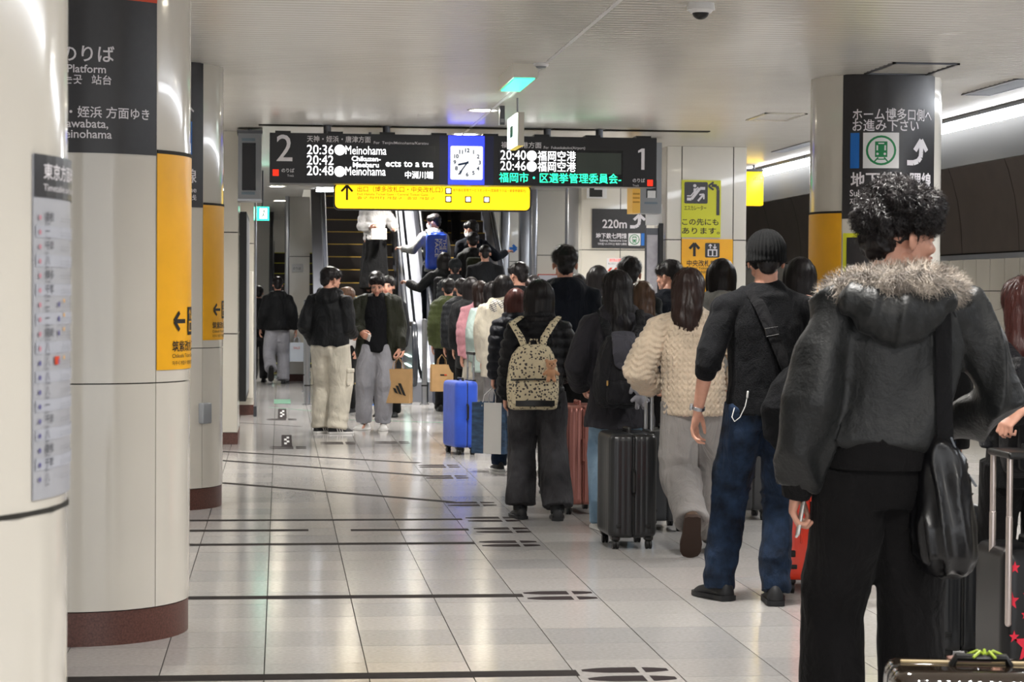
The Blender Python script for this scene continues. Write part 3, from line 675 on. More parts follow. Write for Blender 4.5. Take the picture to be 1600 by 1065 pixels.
# hanging yellow sign on the right platform, green exit sign at left
x0, x1 = AY(1166, 300, 24.5).x, AY(1193, 300, 24.5).x; z0, z1 = AY(1180, 321, 24.5).z, AY(1180, 268, 24.5).z
r = empty('lit_exit_sign', ((x0 + x1) / 2, 24.5, z0), label='small lit yellow hanging sign beside the right wall block', cat='sign')
MB().rbox((0, .06, (z1 - z0) / 2), (x1 - x0, .12, z1 - z0), .015).build('yellow_case', M_yl, r, smooth=True); MB().box(-.1, .1, -.0, .12, z1 - z0, z1 - z0 + .03).build('top_cap', M_black, r); MB().cyl((0, .06, (z1 - z0) + (H - z1) / 2), .012, H - z1, 8).build('rod', M_steeld, r)
p = Print(lambda u, v, h: Vector((u, -.001 - h, v))); p.text(M_yl2, '出口', -.02, (z1 - z0) * .75, .07, None, .01); p.text(M_yl2, 'Ticket Gate', -.02, .03, .04, .1); p.build(r)
x0, x1 = AY(400, 330, 27).x, AY(420.5, 330, 27).x; z0, z1 = AY(410, 344, 27).z, AY(410, 323, 27).z
r = empty('emergency_exit_sign', ((x0 + x1) / 2, 27, z0), label='glowing green emergency exit sign at the left passage', cat='sign')
MB().box(-(x1 - x0) / 2, (x1 - x0) / 2, 0, .06, 0, z1 - z0).build('case', mat('exit lit', '30d8b0', .4, emit='20c8a0', estr=3), r); MB().box(-.035, .055, -.006, 0, .02, z1 - z0 - .02).build('white_panel', mat('exit lit white', 'ffffff', .4, emit='e8fff8', estr=2.5), r)
p = Print(lambda u, v, h: Vector((u, -.007 - h, v))); p.disc(M_green, .018, .12, .011); p.stroke(M_green, [(.018, .11), (.01, .07), (-.01, .045)], .014); p.stroke(M_green, [(.01, .07), (.03, .045)], .012, .003); p.build(r, 'running_figure')
MB().cyl((0, .03, (z1 - z0) + (H - z1) / 2), .01, H - z1, 8).build('rod', M_steeld, r)

# ================================================================ ESCALATORS
M_step = mat('escalator step', '3a3431', .45, metal=.3); M_yline = mat('step yellow edge', 'c9a64a', .5)
M_brush = mat('balustrade steel', '9fa1a9', .42, metal=.8, bump=.04, bscale=80); M_hand2 = mat('handrail rubber', '2d2f35', .25)
TAN = math.tan(math.radians(30))
def escalator(x0, x1, ys, lab, zt=5.2, dside=.3, rails=('l', 'r'), yl=None):
    """x0..x1 steps; ys: y of comb plate; rises towards +y"""
    r = empty('escalator', ((x0 + x1) / 2, ys, 0), label=lab, cat='escalator'); hw = (x1 - x0) / 2
    yi = 1.2; rise = .2; tr = rise / TAN
    MB().box(-hw, hw, -.9, .05, .002, .012).build('comb_plate', M_steel, r)
    MB().box(-hw, hw, .0, .8, .004, .02).build('step', M_step, r)
    MB().box(-hw, hw, .79, .84, .021, .024).build('step_edge', yl or M_yline, r)
    k = 0; z = 0
    while z < zt:
        y = yi + k * tr - .35; z0 = k * rise; z = z0 + rise
        b = MB(); b.box(-hw, hw, y, y + tr + .4, z0 - .25 if k else 0, z); 
        n = 12
        o = b.build('step', M_step, r)
        MB().box(-hw, hw, y - .004, y + .03, z - .012, z + .003).build('step_edge', yl or M_yline, r); k += 1
    yend = yi + (zt) / TAN
    for sd in rails:
        sg = -1 if sd == 'l' else 1; xi = sg * hw
        prof = lambda o_: [(-.25, .0 + o_), (yi - .2, .0 + o_), (yi + .3, .14 + o_), (yend, zt + o_)]
        # skirt
        pts = [(-.3, 0), (-.3, .22), (yi - .3, .24), (yi + .2, .36), (yend, zt + .2), (yend, zt - .5), (yi + .9, 0)]
        b = MB(); xa, xb = sorted((xi, xi + sg * .03)); n = len(pts); b.add([(xa, *q) for q in pts] + [(xb, *q) for q in pts], [tuple(range(n)), tuple(range(2 * n - 1, n - 1, -1))] + [(i, i + n, (i + 1) % n + n, (i + 1) % n) for i in range(n)]); b.build('skirt', M_black, r)
        # balustrade panel
        off = .82
        arc = [(-.35 - .25 * math.sin(t), .22 + .38 * (1 - math.cos(t))) for t in [PI * q / 8 for q in range(9)]]
        pts = [(-.3, .22)] + arc[1:-1] + [(-.35, .98)] + [(yi - .3, .98), (yi + .2, 1.1), (yend, zt + .9), (yend, zt + .2), (yi + .2, .36), (yi - .3, .24)]
        xa, xb = sorted((xi + sg * .03, xi + sg * .075)); n = len(pts)
        b = MB(); b.add([(xa, *q) for q in pts] + [(xb, *q) for q in pts], [tuple(range(n)), tuple(range(2 * n - 1, n - 1, -1))] + [(i, i + n, (i + 1) % n + n, (i + 1) % n) for i in range(n)]); b.build('balustrade', M_brush, r)
        # deck
        dp = [(-.2, .24), (yi - .3, .26), (yi + .2, .38), (yend, zt + .22)]; xa, xb = sorted((xi, xi + sg * dside))
        b = MB(); vs = []; 
        for (y_, z_) in dp: vs += [(xa, y_, z_ - .3 if z_ > .5 else 0), (xa, y_, z_ + .02), (xb, y_, z_ + .02), (xb, y_, z_ - .3 if z_ > .5 else 0)]
        fs = []
        for q in range(3):
            for e in range(4): fs.append((q * 4 + e, q * 4 + (e + 1) % 4, q * 4 + 4 + (e + 1) % 4, q * 4 + 4 + e))
        fs += [(0, 1, 2, 3), (12, 13, 14, 15)]; b.add(vs, fs); b.build('deck', M_brush, r)
        xm = xi + sg * .052
        path = [(xm, -.1, .24)] + [(xm, -.35 - .3 * math.sin(t), .2 + .42 * (1 - math.cos(t))) for t in [PI * (.15 + .85 * q / 8) for q in range(9)]] + [(xm, yi - .3, 1.03), (xm, yi, 1.06), (xm, yi + .3, 1.18), (xm, yend, zt + .95)]
        b = MB(); b.tube(path, .035, 8, 1.15, ax=(1, 0, 0)); b.build('handrail', M_hand2, r, smooth=True)
        for q in range(3):  # glowing bars stand in for glints on the newel steel
            MB().box(*sorted((xi - sg * .002, xi + sg * .078)), -.3, yi - .3, .34 + q * .13, .352 + q * .13).build('glint_strip', mat('strip glint', 'e8fff6', .3, emit='d8fff0', estr=1.2), r)
    return r
e1a, e1b = .72, 1.72; e2a, e2b = 2.2, 3.2; YE = 28.4
escalator(e1a, e1b, YE, 'left escalator of the pair, white-coated rider coming down', dside=.22)
escalator(e2a, e2b, YE, 'right escalator of the pair, crowded with riders going up', dside=.22)
x0 = AY(428, 400, 38).x
escalator(x0, x0 + .9, 36.5, 'narrow far escalator with yellow step edges in the left passage', dside=.1, yl=mat('bright yellow edge', 'c8c23a', .5), zt=2.2)
# guard posts before the newels
def post(px, pyb, pyt, lab):
    b0 = G(px, pyb); zt = AY(px, pyt, b0.y).z; r = empty('guard_post', (b0.x, b0.y, 0), label=lab, cat='post')
    MB().cyl((0, 0, zt / 2), .037, zt, 16).build('post', M_steel, r, smooth=True); MB().ball((0, 0, zt), (.037, .037, .02)).build('cap', M_steeld, r, smooth=True); MB().cyl((0, 0, .008), .06, .015, 20).build('foot_ring', M_steel, r, smooth=True)
    MB().cyl((0, 0, .25), .041, .02, 16).build('band', M_black, r)
post(663, 632, 500, 'steel guard post between the two escalators'); post(480, 632, 497, 'steel guard post left of the white-coat escalator'); post(478, 612, 470, 'second steel guard post beside the left escalator')
# shaft walls above the escalator opening
b = MB(); b.box(EX0 - .1, EX0, EY, 45, H + .25, 7); b.box(EX1, EX1 + .1, EY, 45, H + .25, 7); b.box(EX0 - .1, EX1 + .1, 45, 45.2, 3.8, 7); b.box(EX0 - .1, EX1 + .1, EY - .1, EY, H + .25, 7); b.build('wall_9', M_creamw, kind='structure')
for yy_ in (34, 36.5, 39): spot('shaft_fill', 2.0, yy_, min(6.9, 4.6 + (yy_ - 34) * .6), 10, .4)  # fill lights added to brighten the dark escalator shaft
for yy_ in (34, 36.5, 39):  # lamp bodies added to go with the shaft fill lights
    r = empty('downlight', (2.0, yy_, min(6.9, 4.6 + (yy_ - 34) * .6) + .01), label='round fill lamp added high inside the escalator shaft', cat='lamp', group='added shaft fill lamps'); MB().cyl((0, 0, .006), .15, .01, 24).build('lamp_disc', mat('shaft fill glow', 'ffffff', .5, emit='fff4dc', estr=7), r); MB().cyl((0, 0, .03), .17, .04, 24).build('housing', M_white, r); MB().cyl((0, 0, (7.0 - r.location.z) / 2 + .02), .01, 7.0 - r.location.z - .05, 6).build('rod', M_steeld, r)
MB().box(EX0, EX1, EY, 45, 7, 7.1).build('ceiling_2', M_creamw, kind='structure')
r = empty('tube_lamp', (AY(508, 297, EY - .6).x, EY - .6, H - .05), label='short white tube lamp at the escalator opening', cat='lamp'); MB().box(-.13, .13, 0, .12, 0, .03).build('lamp_tube', M_lamp, r); MB().box(-.14, .14, -.01, .13, .03, .05).build('housing', M_steeld, r)
b = MB(); b.box(EX0 - .0, e1a - .26, 30, 30.1, 0, 1.4)
# ================================================================ FLOOR MARKS
M_tape = mat('dark floor tape', '302c2b', .75, var=.2, vscale=20, spec=.1); M_fp = mat('footprint print', '322b2c', .75, spec=.1)
M_tgreen = mat('floor tape green', '2e8a62', .4); M_bluet = mat('floor sign blue', '2862b0', .4)
def tape(pa, pb, wd=.035, m=M_tape, lab='dark queue line tape on the pale floor', z=.0012):
    a, c = G(*pa), G(*pb); d = (c - a).normalized(); n = Vector((-d.y, d.x, 0)) * wd / 2
    b = MB(); vs = [a + n, a - n, c - n, c + n]; b.add([(v.x, v.y, .0006) for v in vs] + [(v.x, v.y, z) for v in vs], [(3, 2, 1, 0), (4, 5, 6, 7), (0, 1, 5, 4), (1, 2, 6, 5), (2, 3, 7, 6), (3, 0, 4, 7)])
    o = b.build('floor_tape', m); tag(o, lab, 'floor tape', 'queue line tapes on the floor' if m is M_tape else None)
TL = [((100, 1062), (903, 1051), .125, 'dark tape strip nearest the camera at the bottom'),
      ((294, 934), (817, 930), .105, 'dark tape strip level with the granite base of the second column'),
      ((294, 851), (742, 848), .1, 'nearest of the three parallel dark tapes in mid floor'), ((294, 829), (482, 828), .1, 'left short piece of the middle parallel tape'), ((548, 828), (732, 827), .1, 'right piece of the middle parallel tape'),
      ((294, 813), (722, 811), .09, 'farthest of the three parallel dark tapes'), ((345, 754), (706, 784), .09, 'slanting dark tape starting behind the third column'),
      ((345, 719), (680, 744), .085, 'second slanting dark tape, thinner and farther'), ((345, 705), (655, 723), .085, 'third slanting dark tape, farthest of the slanting ones'), ((372, 660), (470, 666), .03, 'faint thin tape in front of the left passage')]
for a_, c_, wd_, lb_ in TL: tape(a_, c_, wd_, lab=lb_)
tape((420, 636), (520, 644), .03, M_tgreen, 'thin green floor line leading from the green floor arrow'); tape((530, 655), (697, 660), .03, M_tgreen, 'thin green floor line in front of the escalators')
fpn = [0]
def feet(px, py, lab, s=1.):
    c = G(px, py); r = empty('footprint_mark', (c.x, c.y, 0), label=lab, cat='floor marking', group='footprint queue marks')
    for sy in (-.09, .09):
        for (xa, xb, wa, wb) in ((-.17, .05, .105, .115), (.075, .17, .105, .09)):
            b = MB(); P = []
            for k in range(9): t = k / 8; x = xa + (xb - xa) * t; hw_ = (wa + (wb - wa) * t) / 2 * (math.sin(PI * min(1, (t * 2 + .25) / 1.25) / 2) if xa < 0 else 1) * (1 if xa < 0 else math.cos(t * 1.0)); P.append((x * s, hw_ * s))
            pts = [(x, sy + h_) for x, h_ in P] + [(x, sy - h_) for x, h_ in reversed(P)]
            n = len(pts); b.add([(x, y_, .0006) for x, y_ in pts] + [(x, y_, .0014) for x, y_ in pts], [tuple(range(n - 1, -1, -1)), tuple(range(n, 2 * n))] + [(i, (i + 1) % n, (i + 1) % n + n, i + n) for i in range(n)])
            b.build('sole_print' if xa < 0 else 'heel_print', M_fp, r)
for px, py, lb in ((982, 1053, 'pair of dark footprint marks nearest the camera at bottom'), (875, 930, 'pair of footprint marks at the end of the long tape'), (796, 849, 'nearest footprint pair of the three beside the parallel tapes'), (785, 828, 'middle footprint pair beside the parallel tapes'), (770, 811, 'farthest footprint pair beside the parallel tapes'),
                   (736, 787, 'footprint pair at the end of the nearest slanting tape'), (697, 745, 'footprint pair at the end of the second slanting tape'), (686, 728, 'footprint pair at the end of the third slanting tape'), (612, 691, 'footprint pair before the man with phone'), (528, 692, 'footprint pair before the man in white trousers'), (450, 699, 'footprint pair by the checkered floor mark'), (440, 655, 'footprint pair beyond the checkered floor mark')): feet(px, py, lb)
def mark(px, py, wx, wy, m, lab):
    c = G(px, py); o = MB().box(-wx / 2, wx / 2, -wy / 2, wy / 2, .0005, .0016).build('floor_sign', m, loc=c); tag(o, lab, 'floor sign')
    return o
o = mark(441, 627, .22, 1.1, M_tgreen, 'green floor arrow plate in the left passage'); o = mark(545, 632, .22, .4, M_bluet, 'left blue floor sign plate before the escalator'); mark(590, 632, .25, .4, M_bluet, 'right blue floor sign plate before the escalator')
def checker(px, py, w_, d_, lab):
    c = G(px, py); r = empty('floor_sign', (c.x, c.y, 0), label=lab, cat='floor sign'); MB().box(-w_ / 2, w_ / 2, -d_ / 2, d_ / 2, .0005, .0012).build('plate', M_white, r); b = MB(); rn = random.Random(px)
    for i in range(4):
        for j in range(6):
            if (i + j) % 2 or i in (0, 3) or j in (0, 5): b.box(-w_ / 2 + i * w_ / 4, -w_ / 2 + (i + 1) * w_ / 4, -d_ / 2 + j * d_ / 6, -d_ / 2 + (j + 1) * d_ / 6, .0012, .0016)
    b.build('dark_pattern', M_fp, r)
checker(448, 688, .1, 1.6, 'nearer dark patterned floor plate on the left'); checker(441, 646, .1, 2.0, 'farther dark patterned floor plate in the left passage')
# ================================================================ FIGURE TOOLKIT
from mathutils.bvhtree import BVHTree
def vnoise(p, seed=0):
    """smooth value noise in -1..1 for an (N,3) array"""
    i = np.floor(p).astype(np.int64); f = p - i; f = f * f * (3 - 2 * f); out = np.zeros(len(p))
    for dx in (0, 1):
        for dy in (0, 1):
            for dz in (0, 1):
                h = (i[:, 0] + dx) * 374761393 + (i[:, 1] + dy) * 668265263 + (i[:, 2] + dz) * 2147483647 + seed * 1274126177
                h = (h ^ (h >> 13)) * 1274126177; h = (h ^ (h >> 16)) & 0xffff
                wt = (f[:, 0] if dx else 1 - f[:, 0]) * (f[:, 1] if dy else 1 - f[:, 1]) * (f[:, 2] if dz else 1 - f[:, 2])
                out += wt * (h / 32767.5 - 1)
    return out
def organic_mesh(b, voxel, smooth=6, disp=None):
    """voxel union of the overlapping pieces in b, smoothed, then displaced along its normals"""
    me = b.mesh('tmp'); o = bpy.data.objects.new('tmp', me); COL.objects.link(o)
    r = o.modifiers.new('r', 'REMESH'); r.mode = 'VOXEL'; r.voxel_size = voxel
    if smooth: s_ = o.modifiers.new('s', 'SMOOTH'); s_.factor = .5; s_.iterations = smooth
    dg = bpy.context.evaluated_depsgraph_get(); out = bpy.data.meshes.new_from_object(o.evaluated_get(dg))
    bpy.data.objects.remove(o); bpy.data.meshes.remove(me)
    if disp is not None and len(out.vertices):
        n = len(out.vertices); co = np.zeros(n * 3); out.vertices.foreach_get('co', co); co = co.reshape(-1, 3)
        nm = np.zeros(n * 3); out.vertices.foreach_get('normal', nm); nm = nm.reshape(-1, 3)
        co = co + nm * disp(co, nm)[:, None]; out.vertices.foreach_set('co', co.ravel()); out.update()
    return out
def mesh_obj(name, me, mats, parent, smooth=True):
    for m in (mats if isinstance(mats, (list, tuple)) else [mats]): me.materials.append(m)
    if smooth: me.polygons.foreach_set('use_smooth', [True] * len(me.polygons))
    me.name = name; o = bpy.data.objects.new(name, me); COL.objects.link(o)
    if parent is not None: o.parent = parent
    return o
# ---- cloth reliefs (amplitudes in metres)
def folds(amp=.006, sc_=7, seed=0, zs=.45, fine=.0015):
    def f(co, nm):
        p = co * np.array([sc_, sc_, sc_ * zs]); a = 1 - np.abs(vnoise(p + vnoise(co * 3, seed + 5)[:, None] * .9, seed)); b_ = vnoise(co * np.array([sc_ * 2.3, sc_ * 2.3, sc_ * 1.2]), seed + 1)
        return amp * (a ** 3 * 1.6 - .5) + amp * .35 * b_ + fine * vnoise(co * 45, seed + 2)
    return f
def puffer(pitch=.07, amp=.012, seed=0):
    def f(co, nm):
        z = co[:, 2] + .012 * vnoise(co * 6, seed); q = np.abs(np.sin(PI * z / pitch)) ** .6
        return amp * (q - .6) + .004 * vnoise(co * np.array([30, 30, 14]), seed + 1) + .006 * vnoise(co * 8, seed + 3)
    return f
def stacked(amp=.006, seed=0, z0=.35):
    """trouser folds: broad vertical drape, with rings piling up below z0 and at the knee"""
    def f(co, nm):
        low = np.clip((z0 - co[:, 2]) / z0, 0, 1); zz = co[:, 2] + .03 * vnoise(co * 5, seed) + co[:, 0] * .35
        a = 1 - np.abs(vnoise(co * np.array([7, 7, 2.2]), seed)); r = np.sin(zz * 62) * low * .8
        kn = np.exp(-((co[:, 2] - .5) / .09) ** 2); r2 = (1 - np.abs(vnoise(np.stack([co[:, 0] * 4, co[:, 1] * 4, zz * 16], 1), seed + 2))) ** 2
        return amp * (a ** 3 * 1.4 - .4) + amp * .6 * r + amp * .9 * kn * (r2 - .3) + .0012 * vnoise(co * 50, seed + 4)
    return f
def knit(seed=0):
    def f(co, nm):
        ang = np.arctan2(co[:, 0], -co[:, 1] + 1e-6) * .22 + co[:, 0] * .3; u_ = ang * 2 * PI / .052; z = co[:, 2] * 2 * PI / .034
        return .008 * np.abs(np.sin(u_ / 2)) ** .6 + .0045 * np.sin(z + 2.4 * np.abs(np.sin(u_ / 2)) * 2) + .004 * vnoise(co * 9, seed) + .003 * vnoise(co * 60, seed + 1)
    return f
def ik(a, t, l1, l2, hint):
    a, t, hint = Vector(a), Vector(t), Vector(hint); d = t - a; L = min(max(d.length, abs(l1 - l2) + .01), (l1 + l2) * .999); u_ = d.normalized()
    x = (l1 * l1 - l2 * l2 + L * L) / (2 * L); h_ = math.sqrt(max(l1 * l1 - x * x, 0)); n = hint - u_ * hint.dot(u_); n = n.normalized() if n.length > 1e-5 else u_.orthogonal().normalized()
    return a + u_ * x + n * h_, a + u_ * L
def rotz(a): return Matrix.Rotation(a, 4, 'Z')
_cache = {}
def head_mesh(vox):
    k = ('head', vox)
    if k in _cache: return _cache[k]
    b = MB()
    b.ball((0, -.012, .143), (.073, .093, .085), n=24, m=16); b.ball((0, .03, .085), (.06, .06, .078), n=20, m=14)
    b.tube([(-.045, .02, .05), (0, .068, .022), (.045, .02, .05)], [.018, .02, .018], 10); b.ball((0, .078, .02), (.022, .017, .018))
    for s_ in (-1, 1):
        b.ball((s_ * .037, .06, .078), (.024, .026, .022)); b.ball((s_ * .03, .078, .131), (.028, .016, .011)); b.ball((s_ * .031, .078, .108), (.016, .0125, .009))
        m = Matrix.Rotation(s_ * .35, 4, 'Z') @ Matrix.Rotation(-.15, 4, 'X')
        b.ball((s_ * .078, -.008, .097), (.007, .019, .031), M=m); b.ball((s_ * .083, -.014, .105), (.006, .013, .02), M=m); b.ball((s_ * .011, .1, .074), (.009, .01, .008))
    b.tube([(0, .082, .128), (0, .096, .1), (0, .107, .08)], [.008, .0085, .012], 10); b.ball((0, .106, .076), (.011, .011, .0095))
    b.ball((0, .091, .053), (.023, .0105, .006)); b.ball((0, .09, .043), (.02, .011, .0065)); b.ball((0, .085, .048), (.028, .012, .016))
    b.tube([(0, -.03, .06), (0, -.032, -.02), (0, -.03, -.1)], [.05, .054, .06], 16)
    me = organic_mesh(b, vox, 3); _cache[k] = me; return me
def hand_mesh(vox, curl=.5, spread=0., grip=False):
    k = ('hand', vox, curl, grip)
    if k in _cache: return _cache[k]
    b = MB(); fw = .0085 if vox < .005 else .0095
    b.tube([(0, 0, .03), (0, 0, 0), (0, .002, -.04), (0, 0, -.08)], [.02, .019, .016, .012], 14, flat=[1.35, 1.4, 2.3, 3.1], ax=(0, 1, 0), round_ends=True)
    for i, (y, L) in enumerate(((.03, .93), (.0105, 1.03), (-.0095, .97), (-.029, .78))):
        p = Vector((0, y, -.08 + (.002 if i in (0, 3) else -.003))); a = .12 + curl * (.35 + .1 * i); pts = [p.copy()]; yy = (1.5 - i) * .05
        for sl, da in ((.042, 1.0), (.027, 1.25), (.021, .8)):
            d = Vector((-math.sin(a), yy, -math.cos(a))).normalized(); p = p + d * sl * L; pts.append(p.copy()); a += curl * da
        b.tube(pts, [fw * 1.08, fw, fw * .92, fw * .75], 10)
    pts = [Vector((-.004, .028, -.018)), Vector((-.014, .05, -.048)), Vector((-.02 - .015 * curl, .058 - .01 * curl, -.078)), Vector((-.03 - .02 * curl, .054 - .02 * curl, -.1))]
    b.tube(pts, [.014, .0115, .01, .0075], 10); b.ball((-.006, .018, -.03), (.014, .02, .026))
    me = organic_mesh(b, vox, 2); _cache[k] = me; return me
def merge_mesh(name, items):
    """items = (mesh, matrix); one mesh holding them all"""
    vs, fs, o = [], [], 0
    for me, M in items:
        n = len(me.vertices); co = np.zeros(n * 3); me.vertices.foreach_get('co', co); co = co.reshape(-1, 3); A = np.array(M)
        vs.append(co @ A[:3, :3].T + A[:3, 3]); flip = M.determinant() < 0
        for p in me.polygons:
            q = [v + o for v in p.vertices]; fs.append(q[::-1] if flip else q)
        o += n
    out = bpy.data.meshes.new(name); out.from_pydata(np.concatenate(vs).tolist(), [], fs); out.update(); return out
def strands(me, n, length, wd=.002, flow=(0, 0, -1), lift=.002, seed=0, jit=.25, curl=0., zmin=None, out=0., whorl=None, steps=7):
    """thin tapering hair ribbons lying along the surface of me"""
    rn = random.Random(seed); bm = bmesh.new(); bm.from_mesh(me); bvh = BVHTree.FromBMesh(bm); bm.free()
    V = me.vertices; b = MB(); flow = Vector(flow)
    for _ in range(n):
        v = V[rn.randrange(len(V))]; p = v.co.copy(); nm = v.normal.copy(); L = length * rn.uniform(.6, 1.15); st = L / steps
        if zmin is not None and p.z < zmin: continue
        j = Vector((rn.gauss(0, jit), rn.gauss(0, jit), rn.gauss(0, jit))); ph = rn.uniform(0, 6.28); pts = []; lf = lift * rn.uniform(.3, 1.6)
        fl = flow
        if whorl is not None:
            w_ = (p - whorl); w_ = w_ - nm * w_.dot(nm)
            if w_.length > 1e-4: fl = (w_.normalized() * .8 + flow * .5)
        for k in range(steps + 1):
            t = k / steps; tgt = fl + j * (1 + t); d = tgt - nm * tgt.dot(nm)
            if d.length < 1e-4: d = nm.orthogonal()
            d.normalize(); s_ = nm.cross(d)
            c = p + nm * (lf * (.4 + t) + out * t * t) + s_ * curl * math.sin(ph + t * 9) + nm * curl * .6 * (1 + math.cos(ph + t * 9))
            pts.append((c, s_, wd * (1 - t * .85)))
            q = p + d * st; hit = bvh.find_nearest(q)
            if hit[0] is None: break
            if (hit[0] - q).length > .015 and k > 1 and hit[0].z > q.z: p = q
            else: p, nm = hit[0], hit[1]
        if len(pts) < 3: continue
        vs = [];
        for c, s_, w_ in pts: vs += [c - s_ * w_ / 2, c + s_ * w_ / 2]
        b.add(vs, [(2 * i, 2 * i + 1, 2 * i + 3, 2 * i + 2) for i in range(len(pts) - 1)])
    return b

M_skin = mat('skin', 'c9957f', .5, var=.08, vscale=30, bump=.03, bscale=300); M_lip = mat('lip', 'b0665c', .4); M_sclera = mat('eye white', 'd8d2cc', .3); M_iris = mat('dark iris', '1a0f0a', .2)
M_hairk = mat('black hair', '191516', .42, spec=.35, var=.3, vscale=40, stretch=(1, 1, .1)); M_hairb = mat('dark brown hair', '2e1f1b', .4, spec=.4, var=.3, vscale=40, stretch=(1, 1, .1))
M_hairr = mat('reddish brown hair', '4b2723', .4, spec=.4, var=.3, vscale=40, stretch=(1, 1, .1)); M_hairc = mat('brown hair', '5a4030', .35, var=.3, vscale=40, stretch=(1, 1, .1))
M_nail = mat('button dark', '202020', .3)

def make_hair(style, P, Mh, vox, m, n_str):
    """hair volume in head coordinates; Mh puts it on the body. P = parent"""
    b = MB(); disp = None; long_ = 0; curl = 0; wd = .0022; L = .07; whorl = Vector((0, -.05, .24))
    if style in ('short', 'curly', 'crop'):
        g = {'short': 1.0, 'crop': .93, 'curly': 1.0}[style]
        b.ball((0, -.02, .162), (.084 * g, .102 * g, .082 * g), n=22, m=14)
        b.ball((0, -.078, .1), (.058 * g, .04 * g, .062), n=16, m=10)
        for s_ in (-1, 1): b.ball((s_ * .066, -.022, .15), (.018 * g, .05, .03)); b.ball((s_ * .05, .045, .165), (.035, .04, .04))
        b.ball((0, .062, .185), (.062 * g, .035 * g, .035 * g))
        if style == 'curly':
            rn = random.Random(4)
            for _ in range(70):
                a, e = rn.uniform(0, 2 * PI), rn.uniform(-.7, 1.4); pb = (.085 * math.cos(a) * math.cos(e), -.02 + .1 * math.sin(a) * math.cos(e), .165 + .085 * math.sin(e))
                if (pb[1] < -.045 or pb[2] > .15) and not (pb[1] > .02 and pb[2] < .175): b.ball(pb, rn.uniform(.015, .025))
            b.ball((0, .07, .205), (.065, .04, .035)); L = .055; curl = .009; wd = .0028
        disp = (lambda co, nm: (.007 if style != 'curly' else .012) * (1 - np.abs(vnoise(co * (38 if style != 'curly' else 52), 3))) ** 2 + .003 * vnoise(co * 90, 9))
        if style == 'crop': disp = lambda co, nm: .0015 * vnoise(co * 120, 1)
        L = .055 if style != 'crop' else .02
    else:
        zb = {'bob': -.015, 'bob2': -.05, 'long': -.24, 'longer': -.3, 'wavy': -.2, 'ponytail': .03, 'mid': -.12}[style]; wv = style in ('wavy', 'long', 'mid', 'longer')
        b.ball((0, -.02, .15), (.09, .108, .095), n=24, m=16)
        b.ball((0, .05, .185), (.066, .045, .045)); w0 = .098 if style in ('bob', 'bob2') else .092
        z = .15; rings = []; k = 0
        zs = np.linspace(.15, zb, 8 if wv else 5)
        pts, rad, fl = [], [], []
        for i, z in enumerate(zs):
            t = i / (len(zs) - 1); yb = -.045 - (.055 * min(1, t * 1.6) if wv else .005 * t); r = (.068 if not wv else .066 - .03 * t); wx = w0 * (1 + .08 * math.sin(t * 3)) * (1 - (.28 * t if wv else .05 * t))
            pts.append((0, yb, z)); rad.append(r); fl.append(wx / r)
        b.tube(pts, rad, 22, flat=fl, ax=(1, 0, 0), round_ends=True)
        if style in ('bob', 'bob2'):
            for s_ in (-1, 1): b.tube([(s_ * .075, -.0, .16), (s_ * .085, .005, .09), (s_ * .08, .01, zb + .02)], [.025, .024, .02], 12)
        if style == 'ponytail': b.tube([(0, -.1, .17), (0, -.15, .14), (0, -.15, .02), (0, -.13, -.08)], [.02, .03, .028, .01], 12)
        amp = .004 if style in ('bob', 'bob2', 'ponytail') else .007
        disp = lambda co, nm: amp * (1 - np.abs(vnoise(np.stack([co[:, 0] * 60, co[:, 1] * 60, co[:, 2] * 5], 1), 3))) ** 2 + (.005 * np.sin(co[:, 2] * 55 + 30 * co[:, 0]) * np.clip((.08 - co[:, 2]) * 6, 0, 1) if style in ('wavy', 'long', 'mid', 'longer') else 0)
        L = .16; curl = .004 if wv else .0015; wd = .0032
    me = organic_mesh(b, vox, 3, disp); 
    st = strands(me, n_str, L, wd, seed=len(style) + n_str, jit=.16 if style not in ('short', 'curly') else .45, curl=curl, whorl=whorl, zmin=.125 if style in ('short', 'curly') else None, out=.012 if style in ('short', 'curly') else .003, steps=6) if n_str else None
    me.transform(Mh); o = mesh_obj('hair', me, m, P)
    if st and st.f: st.xf(Mh); st.build('hair_strands', m, o, smooth='all', kind='stuff')
    return o

